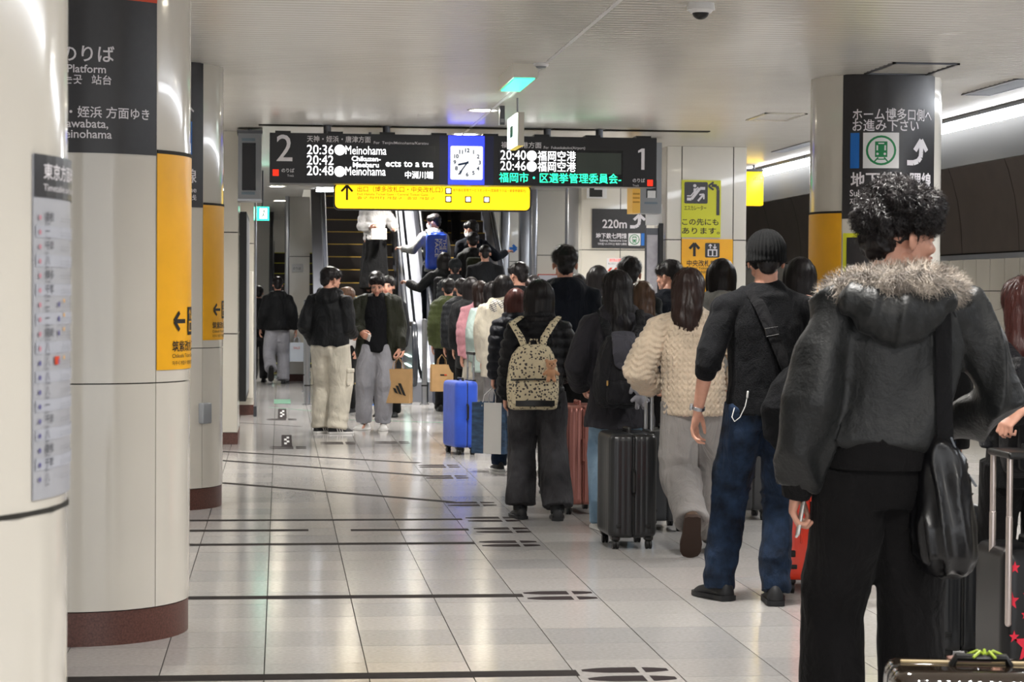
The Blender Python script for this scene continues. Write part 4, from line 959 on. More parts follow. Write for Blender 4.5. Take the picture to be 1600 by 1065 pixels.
def boot_shaft(p, m, h=.16):
    for hp, k_, an, pt, yw in p.legs:
        b = MB(); d = (k_ - an).normalized(); b.tube([an - d * .03, an + d * h * .5, an + d * h], [.046, .05, .055], 14, round_ends=False); b.build('boot_shaft', m, p.root, smooth=True)
def shoe(P, M, m, sole, chunky=1., name='shoe', stripes=None):
    ys = (-.085, -.075, -.03, .03, .09, .14, .168, .178); hw = (.018, .032, .036, .037, .046, .043, .03, .01); tp = (.05, .088, .1, .085, .062, .05, .036, .022)
    b = MB(); rings = []
    for y, w_, t in zip(ys, hw, tp):
        w_ *= chunky; rings.append([Vector((w_ * math.cos(a) * (1 if math.sin(a) < .3 else .92), y, .012 + max(0, math.sin(a)) ** .8 * (t - .012))) for a in [PI * k / 8 for k in range(9)]])
    b.loft(rings, True); b.xf(M); o = b.build(name, m, P, smooth='all')
    b = MB(); rings = []
    for y, w_ in zip(ys, hw):
        w_ = w_ * chunky + .004; rings.append([Vector((x, y + (.003 if y > .1 else -.003 if y < -.07 else 0), z)) for x, z in ((w_, .003), (w_, .022 * chunky), (-w_, .022 * chunky), (-w_, .003), (0, 0))])
    b.loft(rings, True); b.xf(M); b.build('sole', sole, o, smooth=True)
    if stripes:
        for k in range(3):
            for s_ in (-1, 1):
                b = MB(); y = .0 + k * .025; b.add([(s_ * .043 * chunky, y, .025), (s_ * .043 * chunky, y + .012, .025), (s_ * .034, y - .003, .075), (s_ * .034, y - .015, .075)], [(0, 1, 2, 3)]); b.xf(M); b.build('stripe', stripes, o)
    return o

class Person:
    def __init__(s, label, px=0, py=0, ppm=100, face=0., H=None, pos=None, lod=1, lean=.0, legs=None, arms=None, head=(0, 0, 0), leanx=0., group=None, shoulder=1., vox=None, esc=None, girth=1.):
        """px,py = crown in the photograph; ppm = pixels per metre there; face = heading, 0 walks away from camera, turned left positive"""
        s.lod = lod; base = 0
        if esc is not None:
            best = None
            for k in range(200):
                Y = 28.7 + k * .04; z = esc_z(Y) + H; q = AY(px, py, Y); e = abs(q.z - z)
                if best is None or e < best[0]: best = (e, Y, q)
            k_ = max(0, math.floor((best[1] - (YE + 1.2 - .35)) / (.2 / TAN))); Yc = YE + .85 + (k_ + .52) * .2 / TAN if best[1] > YE + .85 else best[1]
            c = AY(px, py, Yc); base = esc_z(Yc)
            s.ppm = 3300 / Yc
        elif pos is not None: c = Vector((pos[0], pos[1], H)); base = pos[2] if len(pos) > 2 else 0
        else: c = D(px, py, ppm); H = H or c.z
        s.leanx = leanx; c = c - Vector((math.cos(face), math.sin(face), 0)) * leanx * (H - .9)
        s.H = H; s.s = H / 1.70; s.root = empty('person', (c.x, c.y, base), face, label, 'person', group)
        s.M = Matrix.Translation((c.x, c.y, base)) @ rotz(face); s.lean = lean; q = s.s; s.girth = girth
        s.vb = vox or {0: .0085, 1: .014, 2: .02}[lod]; s.vh = {0: .005, 1: .0072, 2: .0105}[lod]
        legs = legs or ((-.0, 0, 0), (.0, 0, 0)); s.legs = []
        for sg, L in zip((-1, 1), legs):
            hip = Vector((sg * .088, 0, .88)) * q; ank = Vector((sg * (.095) + L[0], -.02 + L[1], .085 + L[2])) * q
            knee, a2 = ik(hip, ank, .41 * q, .405 * q, (sg * .12, 1, 0)); pitch = L[3] if len(L) > 3 else 0; yaw = L[4] if len(L) > 4 else -sg * .12
            s.legs.append((hip, knee, a2, pitch, yaw))
        s.sw = .168 * q * shoulder; s.arms = []
        arms = arms or (None, None)
        for sg, A in zip((-1, 1), arms):
            sh = s.sp((sg * s.sw, -.01 * q, 1.375 * q)); A = A or {}
            to = A.get('to', (sg * .035, .03, -.52)); tgt = sh + Vector(to) * q; el, wr = ik(sh, tgt, .285 * q, .25 * q, A.get('hint', (sg * .2, -1, -.1)))
            s.arms.append((sh, el, wr, A))
        yaw, pitch, tilt = head; s.Mh = Matrix.Translation(s.sp((0, .012 * q, 1.468 * q))) @ rotz(yaw) @ Matrix.Rotation(-pitch, 4, 'X') @ Matrix.Rotation(tilt, 4, 'Y') @ Matrix.Diagonal((q, q, q, 1))
    def sp(s, p):
        p = Vector(p); z = p.z - .9 * s.s
        if z > 0: p.y += s.lean * z; p.x += s.leanx * z
        return p
    def W(s, p): return s.M @ Vector(p)
    def body(s, skin=None, hands=(.5, .5), eyes=False, mask=None):
        q = s.s; b = MB(); skin = skin or M_skin; g = s.girth
        T = ((.93, .12, .08), (.97, .135, .085), (1.03, .13, .088), (1.15, .135, .095), (1.28, .155, .105), (1.36, .15, .09), (1.42, .1, .07), (1.47, .056, .053), (1.5, .052, .05))
        b.tube([s.sp((0, -.005 * q, z * q)) for z, _, _ in T], [d * q * g for _, _, d in T], 18, flat=[w_ / d for _, w_, d in T], ax=(1, 0, 0))
        for hip, kn, an, pt, yw in s.legs:
            b.tube([hip, hip.lerp(kn, .5), kn, kn.lerp(an, .35), an], [.078 * q, .066 * q, .05 * q, .05 * q, .034 * q], 12)
            b.tube([an, an + Vector((0, .05, -.045)) * q, an + Vector((0, .13, -.06)) * q], [.033 * q, .03 * q, .02 * q], 8)
        for sh, el, wr, A in s.arms:
            b.tube([s.sp((0, -.01 * q, 1.38 * q)).lerp(sh, .5), sh, sh.lerp(el, .45), el, el.lerp(wr, .3), wr], [.05 * q, .052 * q, .043 * q, .036 * q, .037 * q, .0245 * q], 12)
        bodym = organic_mesh(b, (.024 if s.lod else .02) if not any(a[3].get('bare') for a in s.arms) else .011, 3)
        items = [(bodym, Matrix()), (head_mesh(s.vh), s.Mh)]
        s.hands = []
        for i, (sg, (sh, el, wr, A)) in enumerate(zip((-1, 1), s.arms)):
            d = (wr - el).normalized() if A.get('hand_dir') is None else Vector(A['hand_dir']).normalized(); th = Vector(A.get('thumb', (0, 1, .2))); z = -d; y = (th - z * th.dot(z)).normalized(); x = y.cross(z)
            if sg < 0: x = -x        # mirrored so that the palm normal -X_local points inwards
            pn = A.get('palm'); 
            R = Matrix(((x.x, y.x, z.x), (x.y, y.y, z.y), (x.z, y.z, z.z))).to_4x4()
            M = Matrix.Translation(wr) @ R @ Matrix.Diagonal((q, q, q, 1)); s.hands.append(M)
            items.append((hand_mesh(s.vh if s.lod else .0045, A.get('curl', hands[i])), M))
        me = merge_mesh('body', items); s.b = mesh_obj('body', me, skin, s.root)
        if eyes:
            for sg in (-1, 1):
                b = MB(); b.ball((sg * .031, .0815, .109), (.0135, .0112, .0068), n=14, m=8); b.xf(s.Mh); e = b.build('eye', M_sclera, s.root, smooth='all')
                b = MB(); b.ball((sg * .031, .0895, .1085), (.006, .004, .006), n=10, m=6); b.xf(s.Mh); b.build('iris', M_iris, e, smooth='all')
                b = MB(); b.tube([(sg * .016, .0905, .126), (sg * .03, .0925, .131), (sg * .048, .082, .127)], [.0028, .0035, .0018], 6, flat=1); b.xf(s.Mh); b.build('eyebrow', M_hairk, s.root, smooth='all')
                b = MB(); b.tube([(sg * .018, .0905, .114), (sg * .031, .094, .1165), (sg * .045, .086, .113)], .0018, 5); b.xf(s.Mh); b.build('eyelid_line', M_hairk, e, smooth='all')
            b = MB(); b.tube([(-.02, .094, .0535), (-.006, .1015, .0555), (0, .1, .0545), (.006, .1015, .0555), (.02, .094, .0535)], [.002, .004, .0035, .004, .002], 8); b.tube([(-.018, .094, .045), (0, .1, .042), (.018, .094, .045)], [.002, .005, .002], 8)
            b.xf(s.Mh); b.build('lips', M_lip, s.root, smooth='all')
        if mask:
            b = MB(); rings = []
            for k in range(7):
                t = k / 6; z = .015 + .085 * t; yy = .1 + .014 * math.sin(PI * t * .9); rings.append([(.066 * math.sin(a), -.03 + (yy + .03) * math.cos(a) * 1.0, z) for a in np.linspace(-1.25, 1.25, 11)])
            o_ = len(b.v); b.loft(rings, False, closed=False)
            b.v += [(x * .97, y - .003, z) for x, y, z in b.v]; n = 77; b.f += [tuple(i + n for i in f[::-1]) for f in list(b.f)]; b.mi = [0] * len(b.f)
            b.xf(s.Mh); b.build('face_mask', mask, s.root, smooth='all')
        return s
    def hair(s, style, m=None, n=None):
        n = n if n is not None else {0: 2600, 1: 1500, 2: 500}[s.lod]; s.h = make_hair(style, s.root, s.Mh, {0: .005, 1: .0085, 2: .011}[s.lod], m or M_hairk, n); return s
    def top(s, m, hem=.78, disp=None, w=1.0, sh=.06, el=.056, cu=.042, hemr=1.0, hood=0., hoodm=None, collar=.0, cuff=None, hemband=None, name='jacket', slen=1.0, vox=None, depth=1., drop=0., openf=False, boxy=0., smooth=5, flare=0., skipsleeve=False):
        q = s.s; b = MB(); g = s.girth
        # (z, half width, half depth)
        hwid = (.158 + boxy) * hemr; T = [(hem, hwid, .135 * hemr), (hem + .06, hwid, .135 * hemr), ((hem + 1.15) / 2, .15 + boxy + flare * .3, .128), (1.15, .152 + boxy * .9, .13), (1.27, .168 + boxy * .6, .13), (1.345, .165 + boxy * .3, .115), (1.41, .128, .098), (1.455, .088, .08), (1.475, .074, .07)]
        if hem > 1.0: T = [T[0], T[1]] + T[3:]
        if hem + .06 >= 1.15: T = [T[0]] + T[3:]
        b.tube([s.sp((0, -.005 * q, z * q)) for z, _, _ in T], [d * w * depth * q * g for _, _, d in T], 26, flat=[a / d / depth for _, a, d in T], ax=(1, 0, 0), round_ends=False)
        for sg, (shp, e, wr, A) in zip((-1, 1), s.arms):
            e2 = e + Vector((0, 0, -drop * q)); end = e2.lerp(wr, slen) if slen <= 1 else wr + (wr - e2).normalized() * .02
            pts = [s.sp((sg * .07 * q, -.01 * q, 1.385 * q)), shp + Vector((-sg * .012, 0, -.018)) * q, shp.lerp(e2, .5), e2, e2.lerp(end, .5), end]; b.tube([s.sp((0, -.01 * q, 1.39 * q)), s.sp((sg * .09 * q, -.012 * q, 1.385 * q)), shp.lerp(e2, .1)], [.08 * q, .068 * q, .066 * w * q], 14, round_ends=True); rr = [.06, sh * w, (sh * .55 + el * .45) * w, el * w, (el * .6 + cu * .4 + (.006 if drop else 0)) * w, cu * w]
            b.tube(pts, [r * q for r in rr], 16, round_ends=False)
        if collar: 
            n = 18; ring = [s.sp((.078 * q * math.cos(2 * PI * k / n), .0 + .07 * q * math.sin(2 * PI * k / n) - .008, (1.445 + .012 * math.sin(2 * PI * k / n + PI)) * q)) for k in range(n + 1)]
            b.tube(ring, collar * q, 8, flat=1., round_ends=False)
            ring = [p + Vector((0, 0, collar * .9 * q)) for p in ring]; b.tube(ring, collar * .85 * q, 8, round_ends=False)
        if hood:
            for t in (-1, 0, 1): b.ball(s.sp((t * .06 * q, -.085 * q - .02 * (1 - abs(t)), (1.40 - .02 * (1 - abs(t))) * q)), (.06 * hood * q, .05 * hood * q, .06 * hood * q))
            n = 14; ring = [s.sp(((.1 * math.cos(a)) * q, (.03 - .11 * math.sin(a)) * q, (1.44 + .015 * math.sin(a)) * q)) for a in np.linspace(0, PI, n)]; b.tube(ring, .036 * hood * q, 10)
        sd = int(abs(s.root.location.x * 37 + s.root.location.y * 11)) % 97
        me = organic_mesh(b, vox or s.vb, smooth, disp or folds(.008, 6, sd)); s.t = mesh_obj(name, me, m, s.root)
        if hemband:
            zc, mm, hgt = hemband; rr = MB(); n = 30; rings = []
            for z, k in ((hem - hgt, .93), (hem - hgt * .9, .97), (hem - .01, .98), (hem + .02, .96)):
                rings.append([s.sp((hwid * q * w * k * math.cos(2 * PI * i / n), -.005 * q + .135 * hemr * depth * q * w * k * math.sin(2 * PI * i / n), z * q)) for i in range(n)])
            rr.loft(rings, True); rr.build('hem_band', mm, s.t, smooth=True)
        if cuff:
            for sg, (shp, e, wr, A) in zip((-1, 1), s.arms):
                d = (wr - e).normalized(); end = e.lerp(wr, min(slen, 1)); bb = MB(); bb.tube([end - d * .02, end + d * .035 * q], [cu * w * q * .95, cu * w * q * .72], 14, round_ends=False); bb.build('cuff', cuff, s.t, smooth=True)
        return s
    def trousers(s, m, disp=None, hip=.1, th=.093, kn=.08, hm=.075, hemz=.05, waist=1.0, name='trousers', cuffm=None, voxk=1.):
        q = s.s; b = MB(); g = s.girth
        T = ((.80, .12, .1), (.87, .158, .12), (.94, .15, .108), (.98, .135, .095))
        b.tube([(0, -.008 * q, z * q) for z, _, _ in T], [d * q * g for _, _, d in T], 22, flat=[a / d for _, a, d in T], ax=(1, 0, 0), round_ends=False)
        for hp, k_, an, pt, yw in s.legs:
            d = (an - k_).normalized(); end = an + Vector((0, 0, -(.085 - hemz) * q)) if abs(pt) < .3 else an + d * .0
            b.tube([hp + Vector((0, 0, .03)), hp.lerp(k_, .35), hp.lerp(k_, .75), k_, k_.lerp(end, .5), end], [hip * q, th * q, (th + kn) / 2 * q, kn * q, (kn + hm) / 2 * q, hm * q], 16, round_ends=False)
        sd = int(abs(s.root.location.x * 53 + s.root.location.y * 7)) % 91
        me = organic_mesh(b, s.vb * voxk * (1.3 if s.lod else 1), 4, disp or stacked(.006, sd)); s.tr = mesh_obj(name, me, m, s.root); return s
    def shoes(s, m, sole, chunky=1., stripes=None, name='shoe', size=1.):
        q = s.s
        for hp, k_, an, pt, yw in s.legs:
            M = Matrix.Translation(an) @ rotz(yw) @ Matrix.Rotation(-pt, 4, 'X') @ Matrix.Translation((0, 0, -.085 * q)) @ Matrix.Diagonal((q * size, q * size, q * size, 1)); shoe(s.root, M, m, sole, chunky, name, stripes)
        return s
def esc_z(Y):
    y = Y - YE
    if y < .85: return .02
    return (math.floor((y - .85) / (.2 / TAN)) + 1) * .2
# ================================================================ PEOPLE
PUF = lambda k=0, p=.07, a=.012: puffer(p, a, k)
STAND = ((0, .02, 0), (0, -.03, 0))
K_black = cloth('black cloth', '1b1b1d'); K_black2 = cloth('black shell cloth', '202124', rough=.6); K_ink = cloth('ink cloth', '14161c', rough=.75)
K_leather = mat('black coated jacket cloth', '0e1011', .5, var=.2, vscale=6, bump=.25, bscale=90, spec=.5, sheen=.05)
K_wash = cloth('washed black twill', '1c1b1c', rough=.9); K_navy = cloth('navy cloth', '1a2130'); K_jean = cloth('dark blue denim', '1a2639', var2='25364f', vscale=14); K_jeanl = cloth('light blue denim', '7391ab', var2='8fa9bf')
K_cream = cloth('cream knit', 'cdbca6', rough=.95, bump=.5, bscale=120, sheen=.3); K_grey = cloth('grey sweat cloth', '8c8987', vscale=3); K_greyl = cloth('light grey sweat cloth', '9c9ca3', vscale=3); K_char = cloth('charcoal denim', '39383b', var2='4a494c')
K_white = cloth('white shell cloth', 'c4c2c1', rough=.6); K_offw = cloth('off-white twill', 'c9c2b4'); K_olive = cloth('olive shell cloth', '3a3d2c', rough=.45, vscale=4); K_olive2 = cloth('green puffer cloth', '47502f', rough=.5)
K_pink = cloth('pink jacket cloth', 'd99aa4', rough=.6); K_mint = cloth('mint jacket cloth', 'a9bab4'); K_ivory = cloth('ivory fleece', 'd3cbb8'); K_dgrey = cloth('dark grey coat', '34363b'); K_navyp = cloth('navy puffer cloth', '20222f', rough=.5); K_slate = cloth('slate puffer cloth', '2f3338', rough=.5)
S_rub = mat('shoe rubber', '17181b', .6); S_white = mat('shoe white', 'd4d3d1', .5); S_brown = mat('shoe brown suede', '4b382a', .8, var=.2, vscale=30); S_sole = mat('sole dark brown', '33241c', .8)
P = {}
# A: foreground man with fur collar
A = Person('man in black bomber jacket with brown fur hood trim, nearest in the queue', 1418, 303, 520, face=.0, lod=0, vox=.0075, legs=((-.045, .03, 0), (-.01, -.02, 0)), lean=.0, leanx=.07, shoulder=1.1,
           arms=({'to': (-.1, .02, -.51), 'hint': (-.3, -1, 0), 'curl': .9, 'thumb': (.2, 1, 0)}, {'to': (.0, .18, -.36), 'hint': (.7, -.8, 0), 'curl': 1.1}), head=(-1.3, .05, 0))
A.body(eyes=True).hair('curly', n=5200)
A.top(K_leather, hem=.985, w=1.06, sh=.078, el=.076, cu=.054, boxy=.03, drop=.0, smooth=9, disp=folds(.022, 6, 3, zs=.33, fine=.0012), depth=1.05, hemband=(0, K_wash, .07), cuff=K_wash, hemr=.95)
A.trousers(K_wash, hip=.104, th=.106, kn=.094, hm=.1, hemz=.01, disp=folds(.009, 5, 8, zs=.25)).shoes(S_rub, S_rub)
# hood with fur trim
q = A.s; b = MB()
for t in np.linspace(-1, 1, 7): b.ball((t * .115 * q, (-.115 - .035 * (1 - t * t)) * q, (1.395 - .055 * (1 - t * t)) * q), (.06 * q, .055 * q, (.05 + .03 * (1 - t * t)) * q))
me = organic_mesh(b, .0075, 5, folds(.008, 9, 5)); mesh_obj('hood', me, K_leather, A.root)
M_fur = mat('fur grey brown', '84766b', .8, var=.55, vscale=18, sheen=.5, var2='c0b4a6'); b = MB()
ring = [((.17 * math.cos(a) + .02) * q, (.03 - .15 * math.sin(a)) * q, (1.39 + .05 * math.sin(a) ** .8) * q) for a in np.linspace(.0, PI, 15)]
b.tube(ring, [(.038 + .012 * math.sin(k / 14 * PI)) * q for k in range(15)], 12)
me = organic_mesh(b, .008, 2, lambda co, nm: .008 * vnoise(co * 25, 2)); st = strands(me, 9000, .028, .0026, flow=(0, -.3, -.5), lift=.006, seed=5, jit=.7, out=.022, steps=3); fur = mesh_obj('fur_trim', me, M_fur, A.root); st.build('fur_hairs', M_fur, fur, smooth='all', kind='stuff')
b = MB(); b.ball((-.086, -.008, .07), .004); b.xf(A.Mh); b.build('earring', M_steel, A.root, smooth='all')
P['A'] = A
# B: beanie man
B = Person('man in black sweater and black knit beanie with rolled sleeve and wristwatch', 1198, 364, 326, face=-.04, lod=0, legs=((-.1, .09, 0, 0, .45), (-.06, -.07, 0)), lean=.02, shoulder=1.1, girth=.98,
           arms=({'to': (-.13, -.0, -.50), 'hint': (-.4, -1, 0), 'bare': True, 'curl': .55, 'thumb': (.5, .9, 0)}, {'to': (.06, .25, -.35), 'hint': (.5, -1, 0), 'curl': .8}), head=(-.02, .02, 0))
B.body().hair('crop', n=500); K_bsw = cloth('black sweater', '16181c', bump=.5, bscale=180)
B.top(K_bsw, hem=.86, w=1.02, sh=.068, el=.055, cu=.06, slen=.12, disp=folds(.011, 6, 7), boxy=.015, name='sweater'); B.trousers(K_jean, hip=.105, th=.098, kn=.078, hm=.07, disp=stacked(.014, 4)).shoes(S_rub, S_rub, 1.12)
b = MB(); sh_, el_, wr_, _ = B.arms[0]; d_ = (wr_ - el_).normalized()
for k in range(3): b.tube([el_ + d_ * (-.01 + .022 * k), el_ + d_ * (.01 + .022 * k)], .054 + .003 * (k % 2), 16)
mesh_obj('rolled_cuff', organic_mesh(b, .006, 3), K_bsw, B.t)
K_bean = cloth('ribbed black wool', '131416', bump=.3)
b = MB(); b.ball((0, -.02, .15), (.092, .112, .1), n=24, m=16); b.tube([(0, -.025, .095), (0, -.022, .15)], [.104, .1], 26, flat=.9, ax=(1, 0, 0), round_ends=False); M_ = Matrix.Rotation(.1, 4, 'X')
me = organic_mesh(b, .005, 3, lambda co, nm: .0028 * np.sin(np.arctan2(co[:, 0], co[:, 1]) * 44) + .002 * vnoise(co * 30, 1)); me.transform(B.Mh); mesh_obj('beanie', me, K_bean, B.root)
P['B'] = B
# C: cream cardigan woman
C = Person('woman in chunky cream knit cardigan and wide grey trousers, one foot lifted', 1075, 422, 274, face=-.1, lod=0, leanx=-.06, legs=((.05, -.3, .13, 1.05, 0), (.05, .05, 0)), lean=.03, shoulder=1.1,
           arms=({'to': (-.03, .18, -.38), 'hint': (-.8, -.8, -.4), 'curl': .9}, {'to': (.1, .2, -.38), 'hint': (1, -.6, 0), 'curl': .9}), head=(-.25, .05, 0))
C.body().hair('mid', M_hairb, 3200); C.top(K_cream, hem=.83, w=1.04, sh=.072, el=.095, cu=.068, boxy=.03, disp=knit(2), drop=.03, name='cardigan', vox=.007, smooth=6, hemr=.97)
C.trousers(K_grey, hip=.11, th=.11, kn=.11, hm=.1, hemz=.06, disp=stacked(.018, 6)).shoes(S_brown, S_sole, 1.2, size=1.1)
P['C'] = C
# D: black hooded coat girl
K_coat = cloth('black hooded coat cloth', '3f3e46', rough=.7)
Dp = Person('long-haired woman in loose black hooded coat with a black drawstring backpack', 964, 425, 253, face=.0, lod=0, leanx=-.03, legs=((.0, .12, 0), (.03, -.1, 0)), lean=.04, shoulder=1.1,
            arms=({'to': (-.02, .16, -.43), 'hint': (-.6, -1, 0), 'curl': .9}, {'to': (.03, .16, -.43), 'hint': (.6, -1, 0), 'curl': 1.1}), head=(.0, .08, 0))
Dp.body().hair('longer', M_hairk, 3600); Dp.top(K_coat, hem=.68, w=1.06, sh=.075, el=.085, cu=.065, boxy=.03, hemr=1.22, flare=.06, hood=1.0, disp=folds(.016, 5, 9, zs=.3), name='coat', drop=.02)
Dp.trousers(K_jeanl, hip=.1, th=.09, kn=.085, hm=.085, disp=folds(.007, 7, 3, zs=.25)).shoes(S_white, S_white)
P['D'] = Dp
# E: backpack woman
E = Person('short-haired woman in black puffer jacket carrying the beige patterned backpack', 843, 439, 240, face=.02, lod=0, legs=((-.03, .05, 0), (.03, -.08, 0)), lean=.0, shoulder=1.03, girth=1.05,
           arms=({'to': (-.06, .05, -.5), 'hint': (-.3, -1, 0), 'curl': 1.0}, {'to': (.0, .22, -.38), 'hint': (.5, -1, 0), 'curl': .9}), head=(-.03, .03, 0))
E.body().hair('bob2', M_hairk, 3200); K_ppf = cloth('black puffer cloth', '1e1e22', rough=.5)
E.top(K_ppf, hem=.8, w=1.02, sh=.075, el=.072, cu=.055, boxy=.015, hemr=1.0, disp=PUF(3, .062, .016), collar=.035)
E.trousers(K_char, hip=.108, th=.108, kn=.1, hm=.108, hemz=.1, disp=folds(.011, 5.5, 4, zs=.3)).shoes(S_rub, S_rub, 1.1, name='boot'); boot_shaft(E, S_rub)
P['E'] = E
# F: tall navy hoodie man
Fp = Person('tall man in navy hooded jacket standing above the queue', 883, 385, 215, face=-.05, lod=1, arms=({}, {}), shoulder=1.08, legs=STAND)
Fp.body().hair('short'); Fp.top(K_navy, hem=.8, w=1.12, sh=.075, el=.068, cu=.05, boxy=.02, hood=1.15, name='hooded_jacket'); Fp.trousers(K_black).shoes(S_rub, S_rub)
# G: navy puffer, reddish hair
Gp = Person('woman with reddish bob hair in long navy puffer holding a shopping bag', 806, 452, 190, face=.12, lod=1, legs=((-.04, .1, 0), (.02, -.06, 0)), arms=({'to': (-.04, .02, -.5), 'curl': 1.2}, {}), shoulder=1.0, head=(.05, .05, 0))
Gp.body().hair('bob', M_hairr); Gp.top(K_navyp, hem=.62, w=1.08, sh=.078, el=.07, cu=.052, boxy=.015, hood=1.2, disp=PUF(5, .075, .016), name='puffer_coat'); Gp.trousers(K_jean).shoes(S_rub, S_white)
def mid(key, label, px, py, ppm, hairs, tm, trm, hm=None, lod=1, face=0., top={}, trs={}, head=(0, 0, 0), arms=({}, {}), legs=STAND, shoes=(S_rub, S_rub), mask=None, eyes=False, **kw):
    p = Person(label, px, py, ppm, face=face, lod=lod, head=head, arms=arms, legs=legs, **kw); p.body(mask=mask, eyes=eyes)
    if hairs: p.hair(hairs, hm)
    p.top(tm, **{**dict(hem=.8, w=1.06, sh=.072, el=.066, cu=.05), **top}); p.trousers(trm, **trs); p.shoes(*shoes); P[key] = p; return p
mid('H', 'woman in ivory fleece coat with checked hood behind the navy puffer', 786, 431, 165, 'bob', K_ivory, K_grey, M_hairk, top=dict(hem=.7, w=1.18, boxy=.03, hood=1.3, sh=.085, el=.085, name='fleece_coat'))
P['H'].t
b = MB(); q = P['H'].s
for t in (-1, 0, 1): b.ball(P['H'].sp((t * .07 * q, -.1 * q - .02 * (1 - abs(t)), 1.40 * q)), (.075 * q, .055 * q, .075 * q))
M_chk = mat('ivory check', 'd9d4c8', .8)
nt = M_chk.node_tree; w1 = nt.nodes.new('ShaderNodeTexBrick'); tcn = nt.nodes.new('ShaderNodeTexCoord'); w1.inputs['Scale'].default_value = 14; w1.offset = 0; w1.inputs['Color1'].default_value = (.7, .66, .58, 1); w1.inputs['Color2'].default_value = (.66, .62, .55, 1); w1.inputs['Mortar'].default_value = (.05, .05, .06, 1); w1.inputs['Mortar Size'].default_value = .04
mpn = nt.nodes.new('ShaderNodeMapping'); mpn.inputs['Rotation'].default_value = (PI / 2, 0, .5); nt.links.new(tcn.outputs['Object'], mpn.inputs[0]); nt.links.new(mpn.outputs[0], w1.inputs[0]); nt.links.new(w1.outputs[0], nt.nodes['Principled BSDF'].inputs['Base Color'])
mesh_obj('checked_hood', organic_mesh(b, .011, 4, folds(.006, 9, 4)), M_chk, P['H'].root)
mid('J', 'dark-haired woman in pale mint jacket between the pink and ivory jackets', 769, 441, 155, 'mid', K_mint, K_grey, M_hairk, top=dict(hem=.72, w=1.15, boxy=.03, sh=.085, el=.085, name='mint_jacket'))
mid('I', 'woman with long wavy hair in pink jacket and cream trousers', 750, 440, 147, 'wavy', K_pink, K_offw, M_hairb, face=.15, top=dict(hem=.82, w=1.1, boxy=.02, sh=.08, el=.08, disp=PUF(2, .09, .008)), trs=dict(hm=.1, kn=.09), shoes=(S_white, S_white))
mid('K1', 'person in green puffer jacket entering the right escalator', 701, 436, 127, 'short', K_olive2, K_black, lod=2, face=-.1, top=dict(w=1.12, hood=1.1, disp=PUF(1)))
mid('K2', 'person in slate puffer beside the green puffer, holding a kraft bag', 721, 436, 131, 'short', K_slate, K_black, lod=2, face=0, top=dict(w=1.1, hood=1.0, disp=PUF(8)))
mid('K3', 'person in black coat with long black hair before the pink jacket', 736, 434, 136, 'bob2', K_black2, K_black, lod=2, top=dict(w=1.15, hem=.62, name='coat'))
mid('S1', 'man with tidy black hair seen beyond the navy puffer', 811, 411, 150, 'short', K_black2, K_black, lod=2, face=.5)
mid('S2', 'person with dark brown wavy hair behind the ivory fleece coat', 817, 433, 140, 'bob', K_dgrey, K_black, M_hairb, lod=2)
mid('S3', 'short black-haired person left of the red framed notice', 834, 431, 133, 'bob', K_black, K_black, lod=2)
mid('S4', 'person in a dark coat hidden behind the tall navy man', 902, 429, 150, 'bob', K_black2, K_black, lod=2)
mid('S5', 'black-haired person in white top behind the hooded coat woman', 934, 416, 165, 'bob2', K_white, K_black, lod=2)
mid('S6', 'black-haired man in dark green jacket right of the hooded coat woman', 984, 403, 205, 'short', cloth('dark green cloth', '252b29'), K_black, face=-.1, top=dict(w=1.12, hood=.9))
mid('S7', 'brown long-haired woman just behind the green jacket man', 1003, 441, 215, 'long', K_black2, K_black, M_hairc)
mid('S8', 'man in navy sweater turning left beside the cream cardigan', 1047, 408, 190, 'short', K_navy, K_black, face=.25, head=(.55, .05, 0), eyes=True)
mid('S9', 'woman with sleek black bob and pale grey hood by the yellow sign', 1127, 406, 212, 'bob', cloth('pale grey cloth', '8f8f8d'), K_char, top=dict(hood=1.0, w=1.05))
mid('S10', 'black-haired woman right behind the beanie man', 1250, 404, 235, 'bob', K_black, K_black)
c_ = D(1600, 436, 398); q_ = c_.z / 1.7; gST = G(1590, 1092); tgt_ = ((gST.x + .05 - .09 + .07 - c_.x) / q_ + .168, (gST.y + .05 - .085 + .03 - c_.y) / q_ + .01, .985 / q_ - 1.375)
mid('S11', 'long brown-haired woman in black jacket at the right edge, gripping a suitcase handle', 1600, 436, 398, 'longer', K_black2, K_wash, M_hairr, lod=0, face=.0, arms=({'to': tgt_, 'hint': (-.3, -1, 0), 'curl': 1.35, 'hand_dir': (-.75, -.2, -.6), 'thumb': (-.3, 1, .3)}, {}), top=dict(w=1.05, sh=.08, el=.075, cu=.058), legs=((.03, .02, 0), (.05, 0, 0)))
mid('S12', 'person in dark jeans mostly hidden behind the fur collar man', 1440, 434, 345, 'short', K_black, K_jean, lod=1, top=dict(w=.95))
